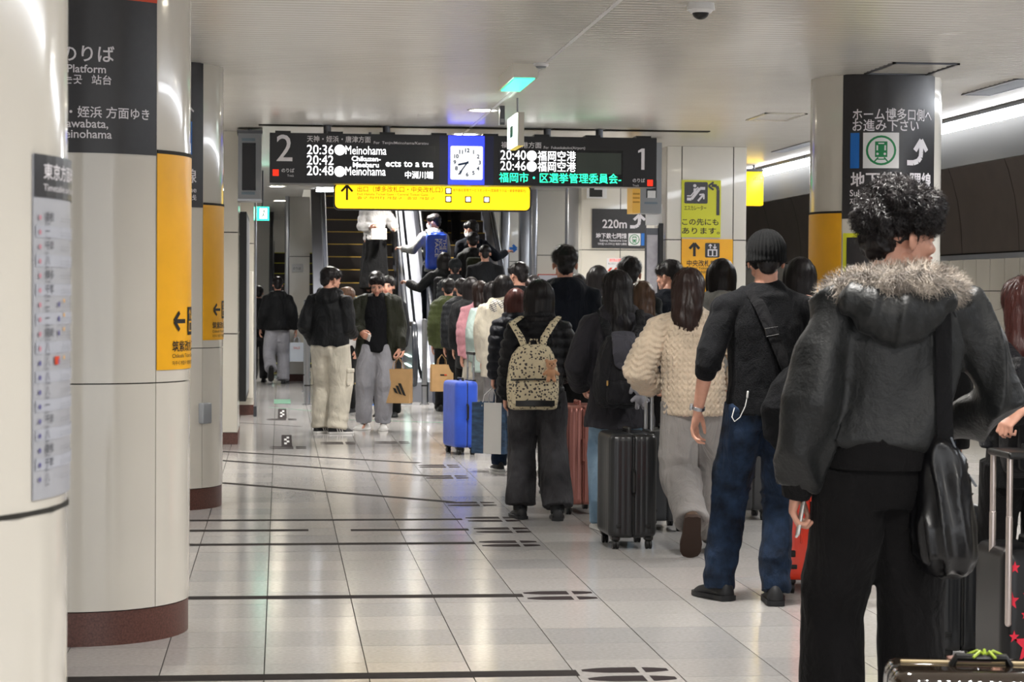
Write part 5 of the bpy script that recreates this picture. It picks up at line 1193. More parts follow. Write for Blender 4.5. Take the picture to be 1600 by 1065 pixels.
# ---- left pair, facing each other
O = Person('man in black jacket and white cargo trousers seen from behind at left', 516, 418, 151, face=-.45, lod=1, vox=.009, legs=((.0, .02, 0, 0, -.5), (0, -.02, 0, 0, -.9)), arms=({'to': (-.03, .1, -.45), 'hint': (-.3, -1, 0)}, {'to': (-.02, .25, -.36), 'hint': (.1, -1, 0)}), head=(-.5, .05, 0), shoulder=1.12)
O.body().hair('short', n=1400); O.top(K_black2, hem=.9, w=1.04, sh=.078, el=.076, cu=.052, boxy=.03, hood=1.1, disp=folds(.014, 6, 2)); O.trousers(K_offw, hip=.115, th=.115, kn=.11, hm=.095, hemz=.05, disp=stacked(.012, 2)); O.shoes(S_rub, S_white, 1.05, stripes=S_white)
for sg in (-1, 1):
    hp, k_, an, _, _ = O.legs[0 if sg < 0 else 1]; b = MB(); c = hp.lerp(k_, .75) + Vector((sg * .105, 0, 0)); b.rbox(c, (.03, .15, .17), .012); b.rbox(c + Vector((sg * .006, 0, .07)), (.03, .155, .045), .01); b.build('cargo_pocket', K_offw, O.tr, smooth=True)
P['O'] = O
Pm = Person('man in open olive jacket and grey sweatpants looking down at a phone', 589, 425, 147, face=PI - .15, lod=1, vox=.009, legs=((.02, .02, 0), (.04, 0, 0, 0, -.4)), arms=({'to': (-.07, .06, -.5), 'hint': (-.3, -1, 0), 'curl': 1.2}, {'to': (-.04, .27, -.33), 'hint': (.9, -.7, -.6), 'curl': .9, 'thumb': (-.3, .2, 1)}), head=(.12, .42, 0), shoulder=1.05)
Pm.body(eyes=True).hair('short', n=1400)
Pm.top(K_ink, hem=.84, w=1.0, sh=.06, el=.055, cu=.045, name='shirt')
q = Pm.s; b = MB()
for sg, (shp, e, wr, A_) in zip((-1, 1), Pm.arms):
    b.tube([(sg * .09 * q, -.02, 1.40 * q), shp + Vector((sg * .015, 0, 0)), shp.lerp(e, .5), e, e.lerp(wr, .55), wr], [.07, .088, .09, .085, .078, .055], 16, round_ends=False)
    for z0, z1 in ((.8, 1.12), (1.0, 1.36)): b.tube([(sg * .155 * q, -.01, z0), (sg * .16 * q, -.01, (z0 + z1) / 2), (sg * .13 * q, 0, z1)], [.11, .105, .09], 14, flat=.62, ax=(1, 0, 0))
for z in (.84, .95, 1.06, 1.17, 1.28, 1.38): b.tube([(-.17, -.07, z), (0, -.115, z), (.17, -.07, z)], [.06, .06, .06], 12)
me = organic_mesh(b, .01, 5, folds(.013, 7, 5)); mesh_obj('open_jacket', me, K_olive, Pm.root)
Pm.trousers(K_greyl, hip=.108, th=.108, kn=.098, hm=.085, hemz=.09, disp=stacked(.01, 7)); Pm.shoes(S_white, S_white, 1.1)
P['P'] = Pm
mid('N1', 'light brown-haired woman seen between the two standing men', 541, 449, 128, 'long', K_white, K_black, M_hairc, lod=2, face=PI * .8, head=(-.3, -.1, 0), eyes=True, legs=((-.05, .1, 0), (.05, -.1, 0)))
mid('N2', 'man in grey jacket just behind the olive jacket man', 606, 432, 133, 'short', K_dgrey, K_black, lod=2, face=PI * .92, eyes=True, head=(0, -.05, 0))
mid('Q1', 'man in black hooded jacket and pale trousers walking away down the left passage', 434, 433, 99, 'short', K_black2, K_greyl, lod=2, face=.05, legs=((-.02, -.28, .16, 1.0, 0), (.0, .05, 0)), arms=({'to': (-.1, .05, -.5)}, {'to': (.12, 0, -.5)}), top=dict(w=1.25, hood=1.2, hem=.86), trs=dict(kn=.1, hm=.1, th=.11), shoes=(S_rub, S_rub))
mid('Q2', 'person in black coat beside the walking man, partly behind the wall', 404, 447, 97, 'short', K_black2, K_char, lod=2, face=.05, top=dict(w=1.2, hood=1.2), arms=({}, {'to': (.14, .05, -.5)}), legs=((0, -.15, .0), (0, .12, 0)))
# ---- escalator riders
def rider(key, label, px, py, H, hairs, tm, trm, face=0., hm=None, top={}, **kw):
    p = Person(label, px, py, 100, face=face, lod=2, H=H, esc=1, **kw); m_ = top.pop('mask', None); ey = top.pop('eyes', False); p.body(mask=m_, eyes=ey)
    if hairs: p.hair(hairs, hm)
    p.top(tm, **{**dict(hem=.8, w=1.1, sh=.074, el=.066, cu=.05), **top}); p.trousers(trm); p.shoes(S_rub, S_rub); P[key] = p; return p
rider('L1', 'rider in black puffer and dark grey knit cap low on the right escalator', 711, 402, 1.72, 'crop', K_slate, K_black, top=dict(disp=PUF(2), collar=.03))
b = MB(); b.ball((0, -.015, .165), (.092, .11, .092), n=20, m=12); me = organic_mesh(b, .007, 2, lambda co, nm: .003 * np.sin(np.arctan2(co[:, 0], co[:, 1]) * 40)); me.transform(P['L1'].Mh); mesh_obj('knit_cap', me, cloth('dark grey wool', '33363a'), P['L1'].root)
rider('L2', 'black-haired rider in black jacket reaching for the left handrail', 694, 397, 1.62, 'bob', K_black2, K_black, arms=({'to': (-.36, .2, -.12), 'hint': (-.5, -.2, -1), 'curl': .9}, {}), top=dict(hood=1.0))
rider('L3', 'short-haired man in dark grey overcoat on the right escalator', 758, 384, 1.74, 'crop', K_dgrey, K_black, top=dict(w=1.15, hem=.6, name='overcoat'), shoulder=1.12)
rider('L4', 'dark-haired rider in black jacket with a small green backpack', 739, 356, 1.72, 'short', K_black2, K_black, top=dict(hood=.9))
rider('L5', 'masked rider in navy jacket leaning on the right handrail', 737, 345, 1.7, 'short', K_navy, K_black, top=dict(mask=S_white), head=(.9, .1, 0), arms=({}, {'to': (.36, .2, -.12), 'hint': (.6, -.2, -1)}))
rider('L6', 'masked boy in grey hoodie looking left, wearing a blue backpack', 678, 336, 1.6, 'short', cloth('grey marl cloth', '8a8b8a'), K_navy, top=dict(mask=S_white, hood=.9), head=(1.05, .05, 0), arms=({'to': (-.3, .2, -.2), 'hint': (-.5, -.2, -1)}, {}), face=.1)
Yw = YE + .85 + 4.5 * .2 / TAN + .2
c = AY(703, 300, 33.0); kz = esc_z(33.0)
p = Person('rider in a dark coat above the blue backpack, head behind the yellow sign', H=1.72, pos=(c.x, 33.0, kz), lod=2); p.body().hair('short'); p.top(cloth('dark brown cloth', '2c2725'), w=1.2, hem=.6, name='coat'); p.trousers(K_black).shoes(S_rub, S_rub)
c = AY(585, 400, 31.55); kz = esc_z(31.55)
Wp = Person('woman in white puffer jacket and long black skirt riding down the left escalator', H=1.6, pos=(c.x, 31.55, kz), face=PI + .1, lod=1, arms=({'to': (-.12, .22, -.3), 'hint': (-.4, -.6, -.6), 'curl': 1.}, {'to': (-.08, .24, -.3), 'hint': (.4, -.6, -.5), 'curl': 1.}), shoulder=1.0)
Wp.body().hair('long', M_hairc, 300); Wp.top(K_white, hem=.88, w=1.05, sh=.08, el=.085, cu=.055, boxy=.01, disp=PUF(4, .1, .014), collar=.04, name='puffer_jacket')
b = MB(); q = Wp.s; b.tube([(0, 0, .12), (0, 0, .4), (0, 0, .75), (0, 0, .95)], [.2, .18, .15, .12], 24, flat=1.15, ax=(1, 0, 0), round_ends=False); mesh_obj('long_skirt', organic_mesh(b, .014, 3, folds(.02, 8, 3, zs=.08)), K_black, Wp.root); Wp.shoes(S_rub, S_rub); P['Wp'] = Wp
# ================================================================ LUGGAGE, BAGS, HELD THINGS
def suitcase(label, loc, rz, Dp=.27, Wd=.44, Hh=.62, m=None, rib=.03, handle=0., grip=True, group='suitcases in the queue', hm=None, cover=False, ribamp=.006, lod=0, trim=None, hside=1):
    r = empty('suitcase', (loc[0], loc[1], 0), rz, label, 'suitcase', group); z0 = .065; trim = trim or M_black
    def half(x0, x1):
        b = MB(); rings = []; rc = .045; n = 64 if lod == 0 else 40
        W2 = Wd / 2; outer = x1 if abs(x1) > abs(x0) else x0; inner = x0 if outer == x1 else x1; sg = 1 if outer > 0 else -1; dd = abs(outer - inner)
        # cross-section: a U from (inner, -W2) out to outer and back
        path = []; L = 0; segs = n
        def pt(t):
            tot = 2 * (dd - rc) + 2 * (W2 - rc) + PI * rc; d = t * tot
            if d < dd - rc: return (d, -W2, 0, -1, d)
            d -= dd - rc
            if d < PI * rc / 2: a = d / rc; return (dd - rc + rc * math.sin(a), -W2 + rc - rc * math.cos(a), math.sin(a), -math.cos(a), None)
            d -= PI * rc / 2
            if d < 2 * (W2 - rc): return (dd, -W2 + rc + d, 1, 0, d)
            d -= 2 * (W2 - rc)
            if d < PI * rc / 2: a = d / rc; return (dd - rc + rc * math.cos(a), W2 - rc + rc * math.sin(a), math.cos(a), math.sin(a), None)
            d -= PI * rc / 2; return (dd - rc - d, W2, 0, 1, d)
        for (fz_, ins) in ((0, .03), (.008, .012), (.022, .003), (.04, 0), (Hh - .045, 0), (Hh - .022, .004), (Hh - .008, .014), (Hh, .032)):
            ring = []
            for k in range(n + 1):
                x, y, nx, ny, d = pt(k / n); g = 0
                if not cover and rib: g = ribamp * (.5 - .5 * math.cos(2 * PI * (x + y) / rib)) * (1 if .03 < fz_ < Hh - .03 else .3)
                ring.append((inner + sg * (x - nx * (ins + g) if True else x), y - ny * (ins + g), z0 + fz_))
            rings.append(ring)
        b.loft(rings, True); return b
    sh = half(.004, Dp / 2); 
    sh.build('shell_half', m, r, smooth='all'); half(-.004, -Dp / 2).build('shell_half', m, r, smooth='all')
    b = MB(); b.rbox((0, 0, z0 + Hh / 2), (.012, Wd - .002, Hh - .004), .004, rz=.03); b.build('zip_frame', trim, r, smooth=True)
    for sx in (-1, 1):
        for sy in (-1, 1):
            x, y = sx * (Dp / 2 - .045), sy * (Wd / 2 - .05)
            b = MB(); b.rbox((x, y, .062), (.05, .06, .03), .01); b.tube([(x, y, .05), (x, y - .006, .03)], [.018, .014], 8); w_ = b.build('wheel_housing', M_black, r, smooth=True)
            for q_ in (-1, 1): MB().cyl((x + q_ * .01, y - .008, .025), .025, .014, 18, 'x').build('wheel', M_rubber, w_, smooth=True)
    if grip:
        b = MB(); b.tube([(0, -.07, z0 + Hh - .005), (0, -.065, z0 + Hh + .022), (0, .065, z0 + Hh + .022), (0, .07, z0 + Hh - .005)], .009, 8, flat=1.4, ax=(1, 0, 0)); b.build('top_grip', trim, r, smooth=True)
        b = MB(); b.tube([(.0, -Wd / 2 + .005, z0 + Hh * .42), (.0, -Wd / 2 - .018, z0 + Hh * .45), (.0, -Wd / 2 - .018, z0 + Hh * .63), (.0, -Wd / 2 + .005, z0 + Hh * .66)], .008, 8, flat=1.4, ax=(1, 0, 0)); b.build('side_grip', trim, r, smooth=True)
    if not cover:
        for sx in (-1, 1): b = MB(); b.rbox((sx * Dp * .3, -Wd / 2 - .002, z0 + .07), (.03, .008, .022), .004); b.build('bumper', trim, r, smooth=True)
    if handle:
        x = hside * (Dp / 2 - .012)
        for sy in (-1, 1): b = MB(); b.tube([(x, sy * .085, z0 + Hh * .4), (x, sy * .085, z0 + Hh + handle * .5)], .0105, 10); b.tube([(x, sy * .085, z0 + Hh + handle * .48), (x, sy * .085, z0 + Hh + handle)], .008, 10); b.build('handle_tube', hm or M_steel, r, smooth=True)
        b = MB(); b.rbox((x, 0, z0 + Hh + handle), (.026, .21, .03), .01); b.build('pull_grip', M_black, r, smooth=True)
        b = MB(); b.rbox((x, 0, z0 + Hh + .004), (.035, .22, .014), .006); b.build('handle_base', M_black, r, smooth=True)
    return r
SC_k = mat('black polycarbonate', '1f2022', .3, spec=.6); SC_rose = mat('rose gold shell', 'b87b70', .32, metal=.5); SC_red = mat('orange red polycarbonate', 'ec3a1a', .2, coat=.5)
SC_blue = mat('blue suitcase cover', '1c47b4', .6, sheen=.2, var=.15, vscale=6, bump=.2, bscale=30); SC_nav = mat('dark navy fabric case', '262f45', .7); SC_gry = mat('dark grey polycarbonate', '38393b', .35); SC_brn = mat('glossy dark brown shell', '2c231b', .08, coat=1., spec=.7); M_silver = mat('silver tube', 'c9bdb8', .3, metal=.9); M_gold = mat('gold trim', 'b9925a', .3, metal=1.)
g = G(722, 711); suitcase('suitcase in a bright blue cloth cover beside the shopping bag', (g.x + .0, g.y + .22), math.radians(14), .22, .40, .6, SC_blue, cover=True, lod=1, handle=.25)
g = G(695, 640); suitcase('small dark navy suitcase before the right escalator', (g.x, g.y + .15), math.radians(8), .24, .36, .5, SC_nav, cover=True, lod=1)
g = G(908, 804); suitcase('ribbed rose gold suitcase between the backpack woman and the coat woman', (g.x, g.y + .22), math.radians(3), .27, .44, .66, SC_rose, handle=.2, ribamp=.011, rib=.034, trim=mat('rose trim', '9c6257', .35, metal=.4))
g = G(987, 858); suitcase('ribbed black suitcase with raised handle, wheels on the pale floor', (g.x, g.y + .2), math.radians(2), .285, .42, .6, SC_k, handle=.33, rib=.032)
g = G(1044, 832); suitcase('ribbed dark grey suitcase behind the black one, mostly hidden', (g.x, g.y + .25), 0, .26, .42, .56, SC_gry, lod=1)
g = G(1180, 815); suitcase('small dark grey suitcase glimpsed between the beanie man and queue', (g.x, g.y + .25), 0, .25, .36, .5, SC_gry, lod=1)
g = G(1268, 928); RS = suitcase('glossy orange red suitcase beside the fur collar man', (g.x + .02, g.y + .22), math.radians(-6), .28, .44, .6, SC_red, rib=.0, hm=M_steel, handle=.05)
for xx, zz, sx_, sz_ in ((-.1, .18, .045, .022), (.03, .14, .018, .032)): b = MB(); b.rbox((xx, -.224, zz + .02), (sx_, .012, sz_ * 1.5), .006); b.build('black_inset', M_black, RS, smooth=True)
for k in range(4): b = MB(); b.rbox((-.05 + .045 * k, -.222, .42), (.01, .012, .34), .004); b.build('shell_rib', SC_red, RS, smooth=True)
g = G(1505, 1045); suitcase('tall dark ribbed suitcase behind the hanging black tote', (g.x, g.y + .22), 0, .2, .42, .58, SC_k, rib=.012, ribamp=.004, grip=False)
# star suitcase with raised silver handle
g = gST; ST = suitcase('black suitcase printed with red stars, silver pull handle raised', (g.x + .05, g.y + .05), 0, .3, .34, .5, mat('black star case', '0d0d0f', .3), cover=True, handle=0, trim=M_black)
M_star = mat('red star print', 'd0223a', .5); rn = random.Random(8)
p = Print(lambda u, v, h: Vector((u, -.171 - h, v)))
for k, (u_, v_, r_) in enumerate(((-.11, .5, .02), (-.06, .47, .016), (-.02, .46, .018), (-.12, .38, .028), (-.06, .4, .02), (-.01, .36, .018), (-.07, .33, .016), (-.055, .22, .06), (-.11, .25, .02), (.01, .26, .02), (-.115, .14, .018), (.0, .17, .02), (.06, .4, .03), (.08, .25, .04), (.1, .47, .02), (.05, .12, .03), (-.05, .11, .02), (.1, .15, .02))):
    p.poly(M_star, [(u_ + r_ * (1 if i % 2 == 0 else .42) * math.sin(i * PI / 5), v_ + r_ * 1.2 * (1 if i % 2 == 0 else .42) * math.cos(i * PI / 5)) for i in range(10)])
p.build(ST, 'star_print')
hx = G(1541, 1075).x - ST.location.x + .0
for yy in (-.178, .0):
    b = MB(); b.tube([(-.135, yy, .3), (-.135, yy, .68)], .0125, 12); b.tube([(-.135, yy, .66), (-.135, yy, .9)], .011, 12); b.build('handle_tube', M_silver, ST, smooth=True)
b = MB(); b.rbox((-.09, -.09, .905), (.12, .24, .026), .01); b.build('pull_grip', M_black, ST, smooth=True)
# brown glossy case lowest right, seen from above
g = D(1545, 1065, 640); BR = suitcase('glossy dark brown suitcase with cream piping at the bottom right corner', (g.x + .0, g.y + .06), math.radians(80), .27, .46, .50, SC_brn, rib=.05, grip=False, ribamp=.005)
b = MB(); b.tube([(.03, -.19, .568), (.03, .19, .568)], .004, 6); b.build('piping', mat('cream piping', 'c9b287', .4), BR, smooth=True)
b = MB(); b.tube([(0, -.07, .567), (0, -.06, .585), (0, .06, .585), (0, .07, .567)], .01, 8, flat=1.8, ax=(1, 0, 0)); b.build('top_grip', M_black, BR, smooth=True)
b = MB(); b.rbox((.05, .02, .572), (.05, .11, .012), .01, M=None); b.build('leather_tag', mat('pink tag leather', '8d6c62', .5), BR, smooth=True)
b = MB()
for k in range(5): a = k * 1.2; b.tube([(0, -.01, .588), (.012 * math.cos(a), -.01 + .02 * math.sin(a), .602), (.03 * math.cos(a), -.01 + .045 * math.sin(a), .59)], .004, 6)
b.build('ribbon_knot', mat('lime ribbon', '9fb53a', .5), BR, smooth=True)

def worn(name, label, cat, P_, group=None): 
    r = empty(name, P_.root.location, P_.root.rotation_euler.z, label, cat, group); return r
def oval(n, f): return [f(2 * PI * k / n) for k in range(n)]
# ---- beige patterned backpack (E)
E = P['E']; q = E.s
K_bp = mat('beige printed canvas', 'cdbfa4', .85); nt = K_bp.node_tree; tcn = nt.nodes.new('ShaderNodeTexCoord')
vo = nt.nodes.new('ShaderNodeTexVoronoi'); vo.inputs['Scale'].default_value = 52; nz = nt.nodes.new('ShaderNodeTexNoise'); nz.inputs['Scale'].default_value = 150
mx = nt.nodes.new('ShaderNodeMath'); mx.operation = 'MULTIPLY_ADD'; mx.inputs[1].default_value = .55; mx2 = nt.nodes.new('ShaderNodeValToRGB'); mx2.color_ramp.elements[0].position = .58; mx2.color_ramp.elements[1].position = .68
mx2.color_ramp.elements[0].color = (*lin('3a3335'), 1); mx2.color_ramp.elements[1].color = (*lin('c4b799'), 1)
nt.links.new(tcn.outputs['Object'], vo.inputs['Vector']); nt.links.new(tcn.outputs['Object'], nz.inputs['Vector']); nt.links.new(nz.outputs[0], mx.inputs[0]); nt.links.new(vo.outputs['Distance'], mx.inputs[2]); nt.links.new(mx.outputs[0], mx2.inputs[0]); nt.links.new(mx2.outputs[0], nt.nodes['Principled BSDF'].inputs['Base Color'])
r = worn('backpack', 'beige backpack with small dark printed figures and a teddy charm', 'backpack', E)
bx = -.07; b = MB(); rings = []
for z, w_, d_ in ((.80, .13, .06), (.81, .155, .085), (.9, .165, .1), (1.0, .165, .1), (1.1, .155, .09), (1.18, .135, .075), (1.235, .1, .055), (1.255, .05, .03)):
    rings.append([(bx + w_ * math.copysign(abs(math.cos(a)) ** .6, math.cos(a)), -.225 - d_ * math.copysign(abs(math.sin(a)) ** .7, math.sin(a)), z * q) for a in [2 * PI * k / 28 for k in range(28)]])
b.loft(rings); me = organic_mesh(b, .009, 3, folds(.004, 9, 2)); mesh_obj('pack_body', me, K_bp, r)
b = MB(); rings = []
for z, w_, d_ in ((.83, .13, .03), (.845, .148, .05), (.93, .15, .055), (.995, .148, .045), (1.005, .14, .03)):
    rings.append([(bx + w_ * math.copysign(abs(math.cos(a)) ** .5, math.cos(a)), -.295 - d_ * max(-.3, math.sin(a)) ** 1, z * q) for a in [2 * PI * k / 24 for k in range(24)]])
b.loft(rings); me = organic_mesh(b, .007, 2, folds(.002, 9, 3)); fp = mesh_obj('front_pocket', me, K_bp, r)
b = MB(); b.tube([(bx - .15, -.3, 1.008 * q), (bx - .1, -.335, 1.012 * q), (bx, -.345, 1.014 * q), (bx + .1, -.335, 1.012 * q), (bx + .15, -.3, 1.008 * q)], .0055, 8); b.build('zip', M_black, r, smooth=True)
b = MB(); b.tube([(bx - .115, -.335, 1.0 * q), (bx - .125, -.345, .965 * q)], .004, 6); b.build('zip_pull', M_black, fp, smooth=True)
b = MB(); rings = []
for z in (.825, .83, .865, .87): rings.append([(bx + x, -.33 - .028 * (1 - (x / .14) ** 2) + (.012 if z in (.825, .87) else 0), z * q) for x in np.linspace(-.125, .125, 11)] + [(bx + x, -.32, z * q) for x in np.linspace(.125, -.125, 5)])
b.loft(rings); b.build('base_patch', M_black, r, smooth=True)
for sg, x0_ in ((-1, -.055), (1, .055)):
    pts = [(bx + x0_, -.245, 1.225 * q), (bx + x0_ + sg * .02, -.19, 1.30 * q), (bx + x0_ * 1.6 + sg * .045 + .01, -.115, 1.40 * q), (.045 * 0 + sg * .12, -.02, 1.445 * q), (sg * .125, .08, 1.38 * q), (sg * .13, .15, 1.2 * q), (sg * .15, .06, 1.0 * q), (bx + sg * .14, -.15, .9 * q)]
    b = MB(); b.tube(pts, .0065, 10, flat=[3.4, 3.6, 3.6, 3.6, 3.4, 3, 2.4, 2], ax=(1, 0, 0)); b.build('shoulder_strap', K_bp, r, smooth=True)
b = MB(); b.tube([(bx - .03, -.245, 1.25 * q), (bx - .02, -.25, 1.29 * q), (bx + .02, -.25, 1.29 * q), (bx + .03, -.245, 1.25 * q)], .006, 8); b.build('grab_loop', K_bp, r, smooth=True)
def plush(name, label, M, m, ears='bear', sc_=1.):
    r = empty(name, M.to_translation(), 0, label, 'plush charm'); b = MB(); q = sc_
    b.ball((0, 0, .045 * q), (.028 * q, .025 * q, .026 * q)); b.ball((0, 0, 0), (.024 * q, .02 * q, .028 * q))
    for s_ in (-1, 1):
        if ears == 'bear': b.ball((s_ * .022 * q, 0, .066 * q), .01 * q)
        else: b.tube([(s_ * .02 * q, 0, .06 * q), (s_ * .038 * q, 0, .055 * q), (s_ * .043 * q, 0, .035 * q)], [.008 * q, .011 * q, .009 * q], 8)
        b.tube([(s_ * .02 * q, 0, .012 * q), (s_ * .036 * q, -.006, -.002 * q)], [.01 * q, .0095 * q], 8); b.tube([(s_ * .012 * q, -.005, -.018 * q), (s_ * .016 * q, -.016 * q, -.034 * q)], [.011 * q, .011 * q], 8)
    b.ball((0, -.022 * q, .04 * q), (.011 * q, .009 * q, .008 * q)); me = organic_mesh(b, .0035 * q, 1, lambda co, nm: .001 * vnoise(co * 300, 1)); o = mesh_obj('plush_body', me, m, r)
    for s_ in (-1, 1): MB().ball((s_ * .01 * q, -.0245 * q, .05 * q), .003 * q, n=8, m=6).build('eye', M_black, r, smooth='all')
    MB().ball((0, -.031 * q, .042 * q), (.004 * q, .003, .003)).build('nose', M_black, r, smooth='all'); return r
c = E.W((bx + .095, -.365, 1.055 * q)); pl = plush('bear_charm', 'light brown teddy bear charm hanging on the beige backpack', Matrix.Translation(c), mat('teddy plush', 'b98a66', .95, sheen=.4, bump=.4, bscale=400), sc_=1.25)
b = MB(); b.tube([(0, 0, .085), (-.005, .03, .12)], .0025, 6); b.build('cord', M_black, pl, smooth=True)
# phone in E's left hand
def phone(P_, i, label, m, off=(-.02, .0, -.1), rot=(0, 0, 0), tilt=None):
    M = P_.M @ P_.hands[i] @ Matrix.Translation(off) @ Matrix.Rotation(rot[0], 4, 'X') @ Matrix.Rotation(rot[1], 4, 'Y') @ Matrix.Rotation(rot[2], 4, 'Z')
    r = empty('phone', M.to_translation(), 0, label, 'phone'); r.rotation_euler = M.to_euler()
    b = MB(); b.rbox((0, 0, 0), (.009, .073, .148), .004); b.build('case', m, r, smooth=True); MB().box(-.0055, -.0048, -.032, .032, -.068, .068).build('screen', M_scr, r)
    for dz in (.045, .062): b = MB(); b.cyl((.0055, .02, dz), .007, .004, 12, 'x'); b.build('camera_lens', M_black, r, smooth=True)
    return r
phone(E, 0, 'dark phone in the left hand of the backpack woman', mat('phone purple grey', '4b4550', .3), off=(-.024, .01, -.09))
phone(A, 0, 'silver phone in the lowered left hand of the fur collar man', mat('phone silver case', 'c9c5c0', .2, metal=.3, var=.25, vscale=60), off=(-.026, .012, -.085))
phone(Pm, 1, 'white phone the olive jacket man looks down at', S_white, off=(-.022, .0, -.1), rot=(0, 0, 0))
# ---- black drawstring backpack (D)
Dq = P['D']; q = Dq.s; r = worn('backpack', 'black drawstring backpack with tongue flap on the hooded coat woman', 'backpack', Dq); K_ny = cloth('black nylon', '26262c', rough=.5)
yb = -.2; b = MB(); rings = []
for z, w_, d_ in ((.83, .11, .06), (.85, .15, .09), (.95, .17, .11), (1.05, .165, .105), (1.15, .14, .095), (1.22, .12, .085), (1.28, .09, .07), (1.3, .05, .04)):
    rings.append([(-.03 + w_ * math.cos(a), yb - .02 - .02 - d_ * math.sin(a), z * q) for a in [2 * PI * k / 28 for k in range(28)]])
b.loft(rings); me = organic_mesh(b, .009, 3, lambda co, nm: .009 * (1 - np.abs(vnoise(np.stack([co[:, 0] * 22, co[:, 1] * 22, co[:, 2] * 4], 1), 4))) ** 2 + .004 * vnoise(co * 14, 2)); mesh_obj('pack_body', me, K_ny, r)
b = MB(); b.tube([(-.03, yb - .09, 1.31 * q), (-.03, yb - .155, 1.26 * q), (-.03, yb - .165, 1.18 * q), (-.03, yb - .16, 1.13 * q)], .012, 14, flat=[6.2, 6.6, 6.4, 5.4], ax=(1, 0, 0)); b.ball((-.03, yb - .157, 1.125 * q), (.066, .014, .05)); mesh_obj('flap', organic_mesh(b, .006, 3), cloth('black flap nylon', '45454e', rough=.5), r)
b = MB(); b.rbox((-.03, yb - .14, .93 * q), (.2, .05, .14), .02); mesh_obj('front_pocket', organic_mesh(b, .008, 3, folds(.004, 12, 3)), K_ny, r)
for sg in (-1, 1):
    b = MB(); b.tube([(-.03 + sg * .07, yb - .05, 1.28 * q), (sg * .11, -.13, 1.36 * q), (sg * .12, -.01, 1.45 * q), (sg * .12, .09, 1.36 * q), (sg * .14, .12, 1.1 * q), (sg * .16, -.02, .95 * q), (-.03 + sg * .14, yb, .9 * q)], .007, 10, flat=[3.5, 4, 4, 4, 2.5, 2, 2], ax=(1, 0, 0)); b.build('shoulder_strap', K_ny, r, smooth=True)
    b = MB(); b.tube([(-.03 + sg * .075, yb - .13, 1.12 * q), (-.03 + sg * .1, yb - .15, 1.0 * q)], .003, 6); b.build('drawcord', K_ny, r, smooth=True)
    b = MB(); b.cyl((-.03 + sg * .1, yb - .155, .99 * q), .007, .03, 10); b.build('cord_toggle', M_gold, r, smooth=True)
c = Dq.W((.06, yb - .2, .885 * q)); pl = plush('plush_charm', 'grey long-eared plush charm hanging from the black backpack', Matrix.Translation(c), mat('grey plush', '8f8e95', .95, sheen=.4, bump=.4, bscale=400), 'dog', 1.3)
b = MB(); b.tube([(0, .0, .085), (.0, .03, .2)], .002, 6); b.build('cord', M_white, pl, smooth=True)
# ---- sling bag (B)
q = B.s; r = worn('sling_bag', 'black sling bag low on the back of the beanie man', 'bag', B)
b = MB(); rings = []
for t, w_, d_ in ((0, .05, .03), (.06, .12, .05), (.18, .15, .065), (.3, .13, .06), (.38, .06, .03)):
    rings.append([(.10 + (w_ * math.cos(a)) + .10 * (.2 - t), -.2 - d_ * math.sin(a), (1.14 - t) * q + .07 * math.cos(a)) for a in [2 * PI * k / 24 for k in range(24)]])
b.loft(rings); mesh_obj('bag_body', organic_mesh(b, .008, 4, folds(.014, 8, 6)), K_bsw, r)
b = MB(); b.tube([(-.06, .1, 1.30 * q), (-.1, .06, 1.42 * q), (-.09, -.06, 1.44 * q), (-.05, -.13, 1.36 * q), (.02, -.165, 1.2 * q), (.07, -.18, 1.08 * q)], .004, 10, flat=7, ax=(1, 0, .3)); b.build('strap', cloth('strap webbing', '222226'), r, smooth=True)
b = MB(); n_ = 4; P4 = [(-.035, -.152, 1.262 * q), (.025, -.158, 1.272 * q), (.03, -.16, 1.238 * q), (-.03, -.156, 1.226 * q), (-.035, -.152, 1.262 * q)]; b.tube([Vector(p_) + Vector((0, -.012, 0)) for p_ in P4], .003, 6); b.build('buckle', M_black, r, smooth=True)
# watch and earphone cable (B)
el_, wr_ = B.arms[0][1], B.arms[0][2]; d_ = (wr_ - el_).normalized(); r = worn('wristwatch', 'steel link wristwatch on the bare left arm of the beanie man', 'watch', B)
z_ = d_; x_ = Vector((0, 1, 0)) - z_ * z_.y; x_.normalize(); y_ = z_.cross(x_); MW = Matrix(((x_.x, y_.x, z_.x, wr_.x), (x_.y, y_.y, z_.y, wr_.y), (x_.z, y_.z, z_.z, wr_.z), (0, 0, 0, 1))) @ Matrix.Translation((0, 0, -.02))
for k in range(16):
    a = 2 * PI * k / 16; b = MB(); b.rbox((0, 0, 0), (.0145, .004, .017), .0015, n=2); b.xf(MW @ Matrix.Rotation(a, 4, 'Z') @ Matrix.Translation((0, .031, 0))); b.build('link', M_steel, r, smooth=True)
b = MB(); b.cyl((0, -.036, 0), .017, .009, 22, 'y'); b.xf(MW); b.build('watch_case', M_steel, r, smooth=True)
r = worn('earphone_cable', 'white earphone cable loop hanging from the beanie man\'s waist', 'cable', B)
b = MB(); pts = [(-.17, -.12, .9), (-.185, -.14, .86), (-.175, -.155, .84), (-.15, -.16, .86), (-.125, -.158, .91), (-.115, -.15, .95)]; b.tube([Vector((x, y, z * q)) for x, y, z in pts], .0022, 6); b.build('cable', S_white, r, smooth=True)
b = MB(); b.tube([(-.115, -.152, .95 * q), (-.112, -.153, .975 * q)], .005, 8); b.build('plug', S_white, r, smooth=True)
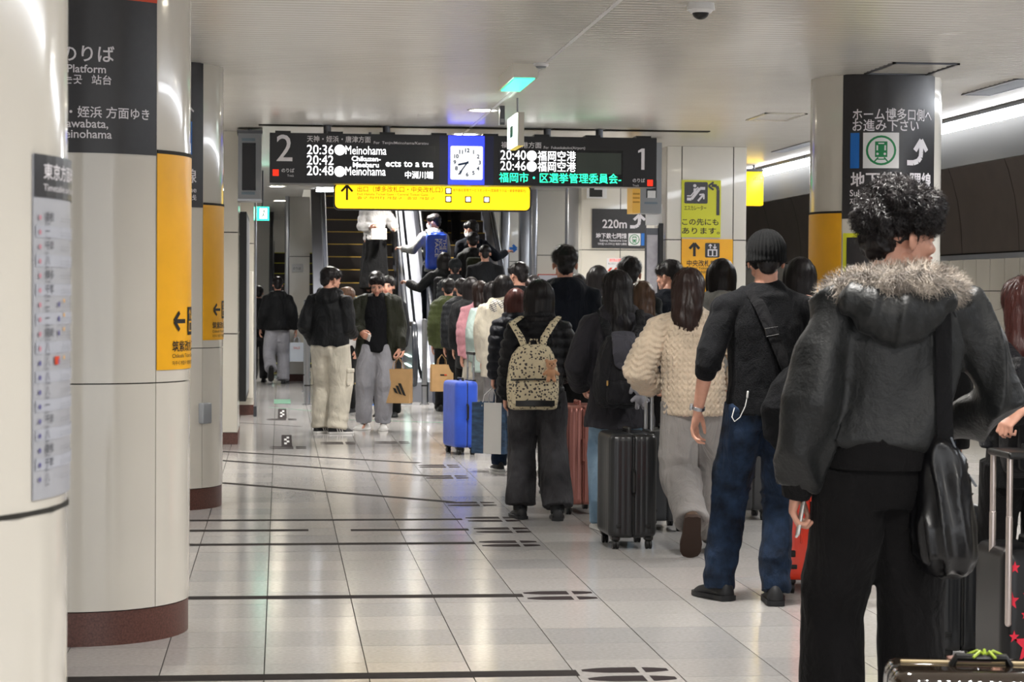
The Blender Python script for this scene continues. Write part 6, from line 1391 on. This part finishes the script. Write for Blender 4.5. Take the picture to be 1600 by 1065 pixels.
# ---- black tote (A)
q = A.s; r = worn('tote_bag', 'slouchy black satin tote hanging from the fur collar man\'s right shoulder', 'bag', A); K_sat = mat('black satin', '0c0c0f', .3, spec=.6, bump=.1, bscale=40)
b = MB(); rings = []
for z, cx_, w_, d_ in ((1.02, .13, .03, .03), (.97, .135, .05, .05), (.86, .14, .075, .08), (.76, .145, .09, .1), (.68, .15, .085, .1), (.64, .155, .06, .08), (.625, .16, .03, .04)):
    rings.append([(cx_ + w_ * math.cos(a), -.13 - d_ * math.sin(a), z * q) for a in [2 * PI * k / 32 for k in range(32)]])
b.loft(rings); mesh_obj('bag_body', organic_mesh(b, .007, 3, lambda co, nm: .024 * (1 - np.abs(vnoise(np.stack([co[:, 0] * 26 + co[:, 2] * 3, co[:, 1] * 26, co[:, 2] * 2.5], 1), 4))) ** 3 - .008 + .004 * vnoise(co * 9, 2)), K_sat, r)
b = MB(); b.tube([(.145, .12, 1.36 * q), (.15, .05, 1.45 * q), (.135, -.09, 1.44 * q), (.125, -.165, 1.33 * q), (.125, -.175, 1.15 * q), (.135, -.165, .98 * q)], .005, 12, flat=5, ax=(1, 0, 0)); b.build('strap', cloth('tote strap', '212125'), r, smooth=True)
b = MB(); b.tube([(.15, -.17, 1.01 * q), (.19, -.15, .93 * q), (.25, -.1, .87 * q)], .004, 6); b.build('pull_cord', mat('cord grey', '6b7078', .4), r, smooth=True)
# ---- black backpack of the woman at the right edge
S = P['S11']; q = S.s; r = worn('backpack', 'large black backpack of the woman at the right frame edge', 'backpack', S)
b = MB(); b.rbox((.0, -.22, 1.12 * q), (.32, .17, .46), .07); mesh_obj('pack_body', organic_mesh(b, .01, 4, folds(.01, 10, 2)), K_ny, r)
b = MB(); b.rbox((.0, -.315, 1.02 * q), (.26, .05, .22), .02); mesh_obj('front_pocket', organic_mesh(b, .009, 3, folds(.005, 10, 5)), K_ny, r)
b = MB(); b.rbox((-.1, -.345, 1.0 * q), (.05, .014, .03), .004); b.build('buckle', M_black, r, smooth=True)
for sg in (-1, 1): b = MB(); b.tube([(sg * .07, -.2, 1.33 * q), (sg * .11, -.1, 1.42 * q), (sg * .115, 0, 1.45 * q), (sg * .115, .1, 1.35 * q), (sg * .14, .1, 1.1 * q), (sg * .16, -.05, .98 * q)], .008, 10, flat=3.5, ax=(1, 0, 0)); b.build('shoulder_strap', K_ny, r, smooth=True)
# ---- blue backpack with lettering (escalator boy), green backpack
L6 = P['L6']; q = L6.s; r = worn('backpack', 'bright blue box backpack with white lettering on the masked boy', 'backpack', L6); K_bb = mat('blue tarpaulin', '1f46b8', .35, var=.15, vscale=8, bump=.1, bscale=20)
b = MB(); b.rbox((0, -.24, 1.12 * q), (.3, .19, .52), .04); mesh_obj('pack_body', organic_mesh(b, .012, 3, folds(.006, 7, 2)), K_bb, r)
p = Print(lambda u, v, h: Vector((u, -.345 - h, v)))
for k, w_ in enumerate(('THE', 'NORTH', 'FACE')): p.text(S_white, w_, .075 - .058 * k, 1.31 * q, .07, .16 if k == 0 else .26, .01, vert=True)
p.build(r)
for sg in (-1, 1): b = MB(); b.tube([(sg * .07, -.16, 1.36 * q), (sg * .11, -.06, 1.45 * q), (sg * .115, .05, 1.43 * q), (sg * .14, .1, 1.15 * q), (sg * .15, -.1, .95 * q)], .009, 8, flat=3, ax=(1, 0, 0)); b.build('shoulder_strap', M_black, r, smooth=True)
b = MB(); b.rbox((0, -.25, 1.4 * q), (.2, .1, .03), .012); b.build('top_flap', K_bb, r, smooth=True)
L4 = P['L4']; q = L4.s; r = worn('backpack', 'small olive green backpack on the rider behind the masked one', 'backpack', L4)
b = MB(); b.rbox((0.02, -.2, 1.16 * q), (.26, .13, .38), .05); mesh_obj('pack_body', organic_mesh(b, .012, 3, folds(.006, 7, 2)), cloth('olive canvas', '39402c'), r)
b = MB(); b.rbox((0.02, -.27, 1.08 * q), (.2, .04, .16), .015); b.build('front_pocket', MATS['olive canvas'], r, smooth=True)
L2 = P['L2']; q = L2.s; r = worn('backpack', 'black backpack with vertical white lettering on the rider reaching left', 'backpack', L2)
b = MB(); b.rbox((-.02, -.2, 1.12 * q), (.28, .15, .42), .05); mesh_obj('pack_body', organic_mesh(b, .012, 3, folds(.006, 7, 2)), K_ny, r); p = Print(lambda u, v, h: Vector((u, -.285 - h, v))); p.text(S_white, 'Manas', -.12, 1.25 * q, .035, .13, .004, vert=True); p.build(r)
# ---- paper and shopping bags
def paper_bag(label, c, rz, w_, d_, h_, m, logo=None, cat='bag', handles=True, lean=0., name='paper_bag', top=.9, grp=None, hm=None):
    """c = top centre where the handles are held"""
    r = empty(name, (c[0], c[1], c[2] - h_ - .12), rz, label, cat, grp); b = MB()
    for sx, sy, sw, sd in ((0, -1, w_, .004), (0, 1, w_, .004), (-1, 0, .004, d_), (1, 0, .004, d_)):
        t = top
        P0 = [(sx * w_ / 2 - (sw / 2 if sx == 0 else 0), sy * d_ / 2 - (sd / 2 if sy == 0 else 0)), (sx * w_ / 2 + (sw / 2 if sx == 0 else 0), sy * d_ / 2 + (sd / 2 if sy == 0 else 0))]
        (xa, ya), (xb, yb_) = P0; mid_ = ((xa + xb) / 2 * (.94 if sx else 1), (ya + yb_) / 2 * (.98 if sy else 1)); nx, ny = (-.0015 * sx, -.0015 * sy)
        V = [(xa, ya, 0), (mid_[0], mid_[1], 0), (xb, yb_, 0), (xa, ya * t, h_), (mid_[0] * (.82 if sx else 1), mid_[1] * t, h_), (xb, yb_ * t, h_)]
        V2 = [(x + nx * 2, y + ny * 2, z) for x, y, z in V]; b.add(V + V2, [(0, 1, 4, 3), (1, 2, 5, 4), (9, 10, 7, 6), (10, 11, 8, 7), (3, 4, 10, 9), (4, 5, 11, 10)])
    b.box(-w_ / 2, w_ / 2, -d_ / 2, d_ / 2, 0, .004); b.build('bag_body', m, r)
    if handles:
        for sy in (-1, 1): bb = MB(); y = sy * d_ / 2 * top; bb.tube([(-w_ * .2, y, h_ - .03), (-w_ * .17, y * .6, h_ + .06), (0, 0, h_ + .12), (w_ * .17, y * .6, h_ + .06), (w_ * .2, y, h_ - .03)], .0035, 6); bb.build('handle', hm or m, r, smooth=True)
    if logo: p = Print(lambda u, v, h: Vector((u, -d_ / 2 * (1 - (1 - top) * v / h_) - .003 - h, v))); logo(p); p.build(r, 'print')
    return r
K_kraft = mat('kraft paper', 'ad8a5e', .75, var=.08, vscale=12, bump=.1, bscale=14)
def hand_pt(P_, i, off=(0, 0, -.1)): return (P_.M @ P_.hands[i]) @ Vector(off)
def bars(p):
    for k, hgt in enumerate((.055, .095, .135)): x = -.02 + k * .045; p.poly(M_black, [(x, .115 - .012 * k), (x + .034, .1 - .012 * k), (x + .034 - hgt * .42, .1 + hgt - .012 * k), (x - hgt * .42, .115 + hgt * .9 - .012 * k)])
c = hand_pt(Pm, 0); paper_bag('brown paper bag with three black slanted bars held by the olive jacket man', c, math.radians(-20), .27, .14, .36, K_kraft, bars)
k2 = P['K2']; c = hand_pt(k2, 0); paper_bag('plain kraft paper bag held above the dark navy suitcase', (c.x - .03, c.y, c.z), math.radians(6), .26, .13, .32, K_kraft, lambda p: (p.rect(M_black, -.03, .02, .19, .205), p.rect(M_red, .02, .05, .19, .205)))
q1 = P['Q1']; c = hand_pt(q1, 1); paper_bag('pale shopping bag in the right hand of the walking man', c, .2, .22, .1, .3, mat('pale bag paper', 'c3cbd6', .4), lambda p: p.text(M_red, 'SALE', -.06, .2, .05, .1), name='shopping_bag')
Gq = P.get('G') or Gp; c = hand_pt(Gp, 0); M_plaid = mat('blue plaid', '35506f', .5, var=.5, vscale=12, stretch=(1, 1, 3))
sb = paper_bag('blue plaid shopping bag with broad white panel held by the navy puffer woman', c, math.radians(-30), .3, .16, .42, M_plaid, lambda p: p.rect(S_white, -.04, .12, .0, .42, .001), name='shopping_bag', hm=S_white)
c = Wp.W((-.02, .3, 1.02)); paper_bag('white handbag held in front by the white puffer woman', (c.x, c.y, c.z + .1), PI + .1 + PI, .22, .1, .16, mat('white leather', 'd6cfcb', .4), None, name='handbag')
n1 = P['N1']; c = hand_pt(n1, 1); paper_bag('small pink bag held by the light brown-haired woman', c, .2, .12, .06, .28, mat('pink paper', 'd48f9f', .5), None, name='shopping_bag', handles=True)
r = worn('waist_bag', 'black waist bag with small white tag on the coat wearer in the left passage', 'bag', P['Q2']); q = P['Q2'].s
b = MB(); b.rbox((.04, -.19, .98 * q), (.26, .07, .14), .03); b.build('bag_body', K_ny, r, smooth=True); MB().box(.1, .15, -.232, -.226, .99 * q, 1.02 * q).build('tag', S_white, r)
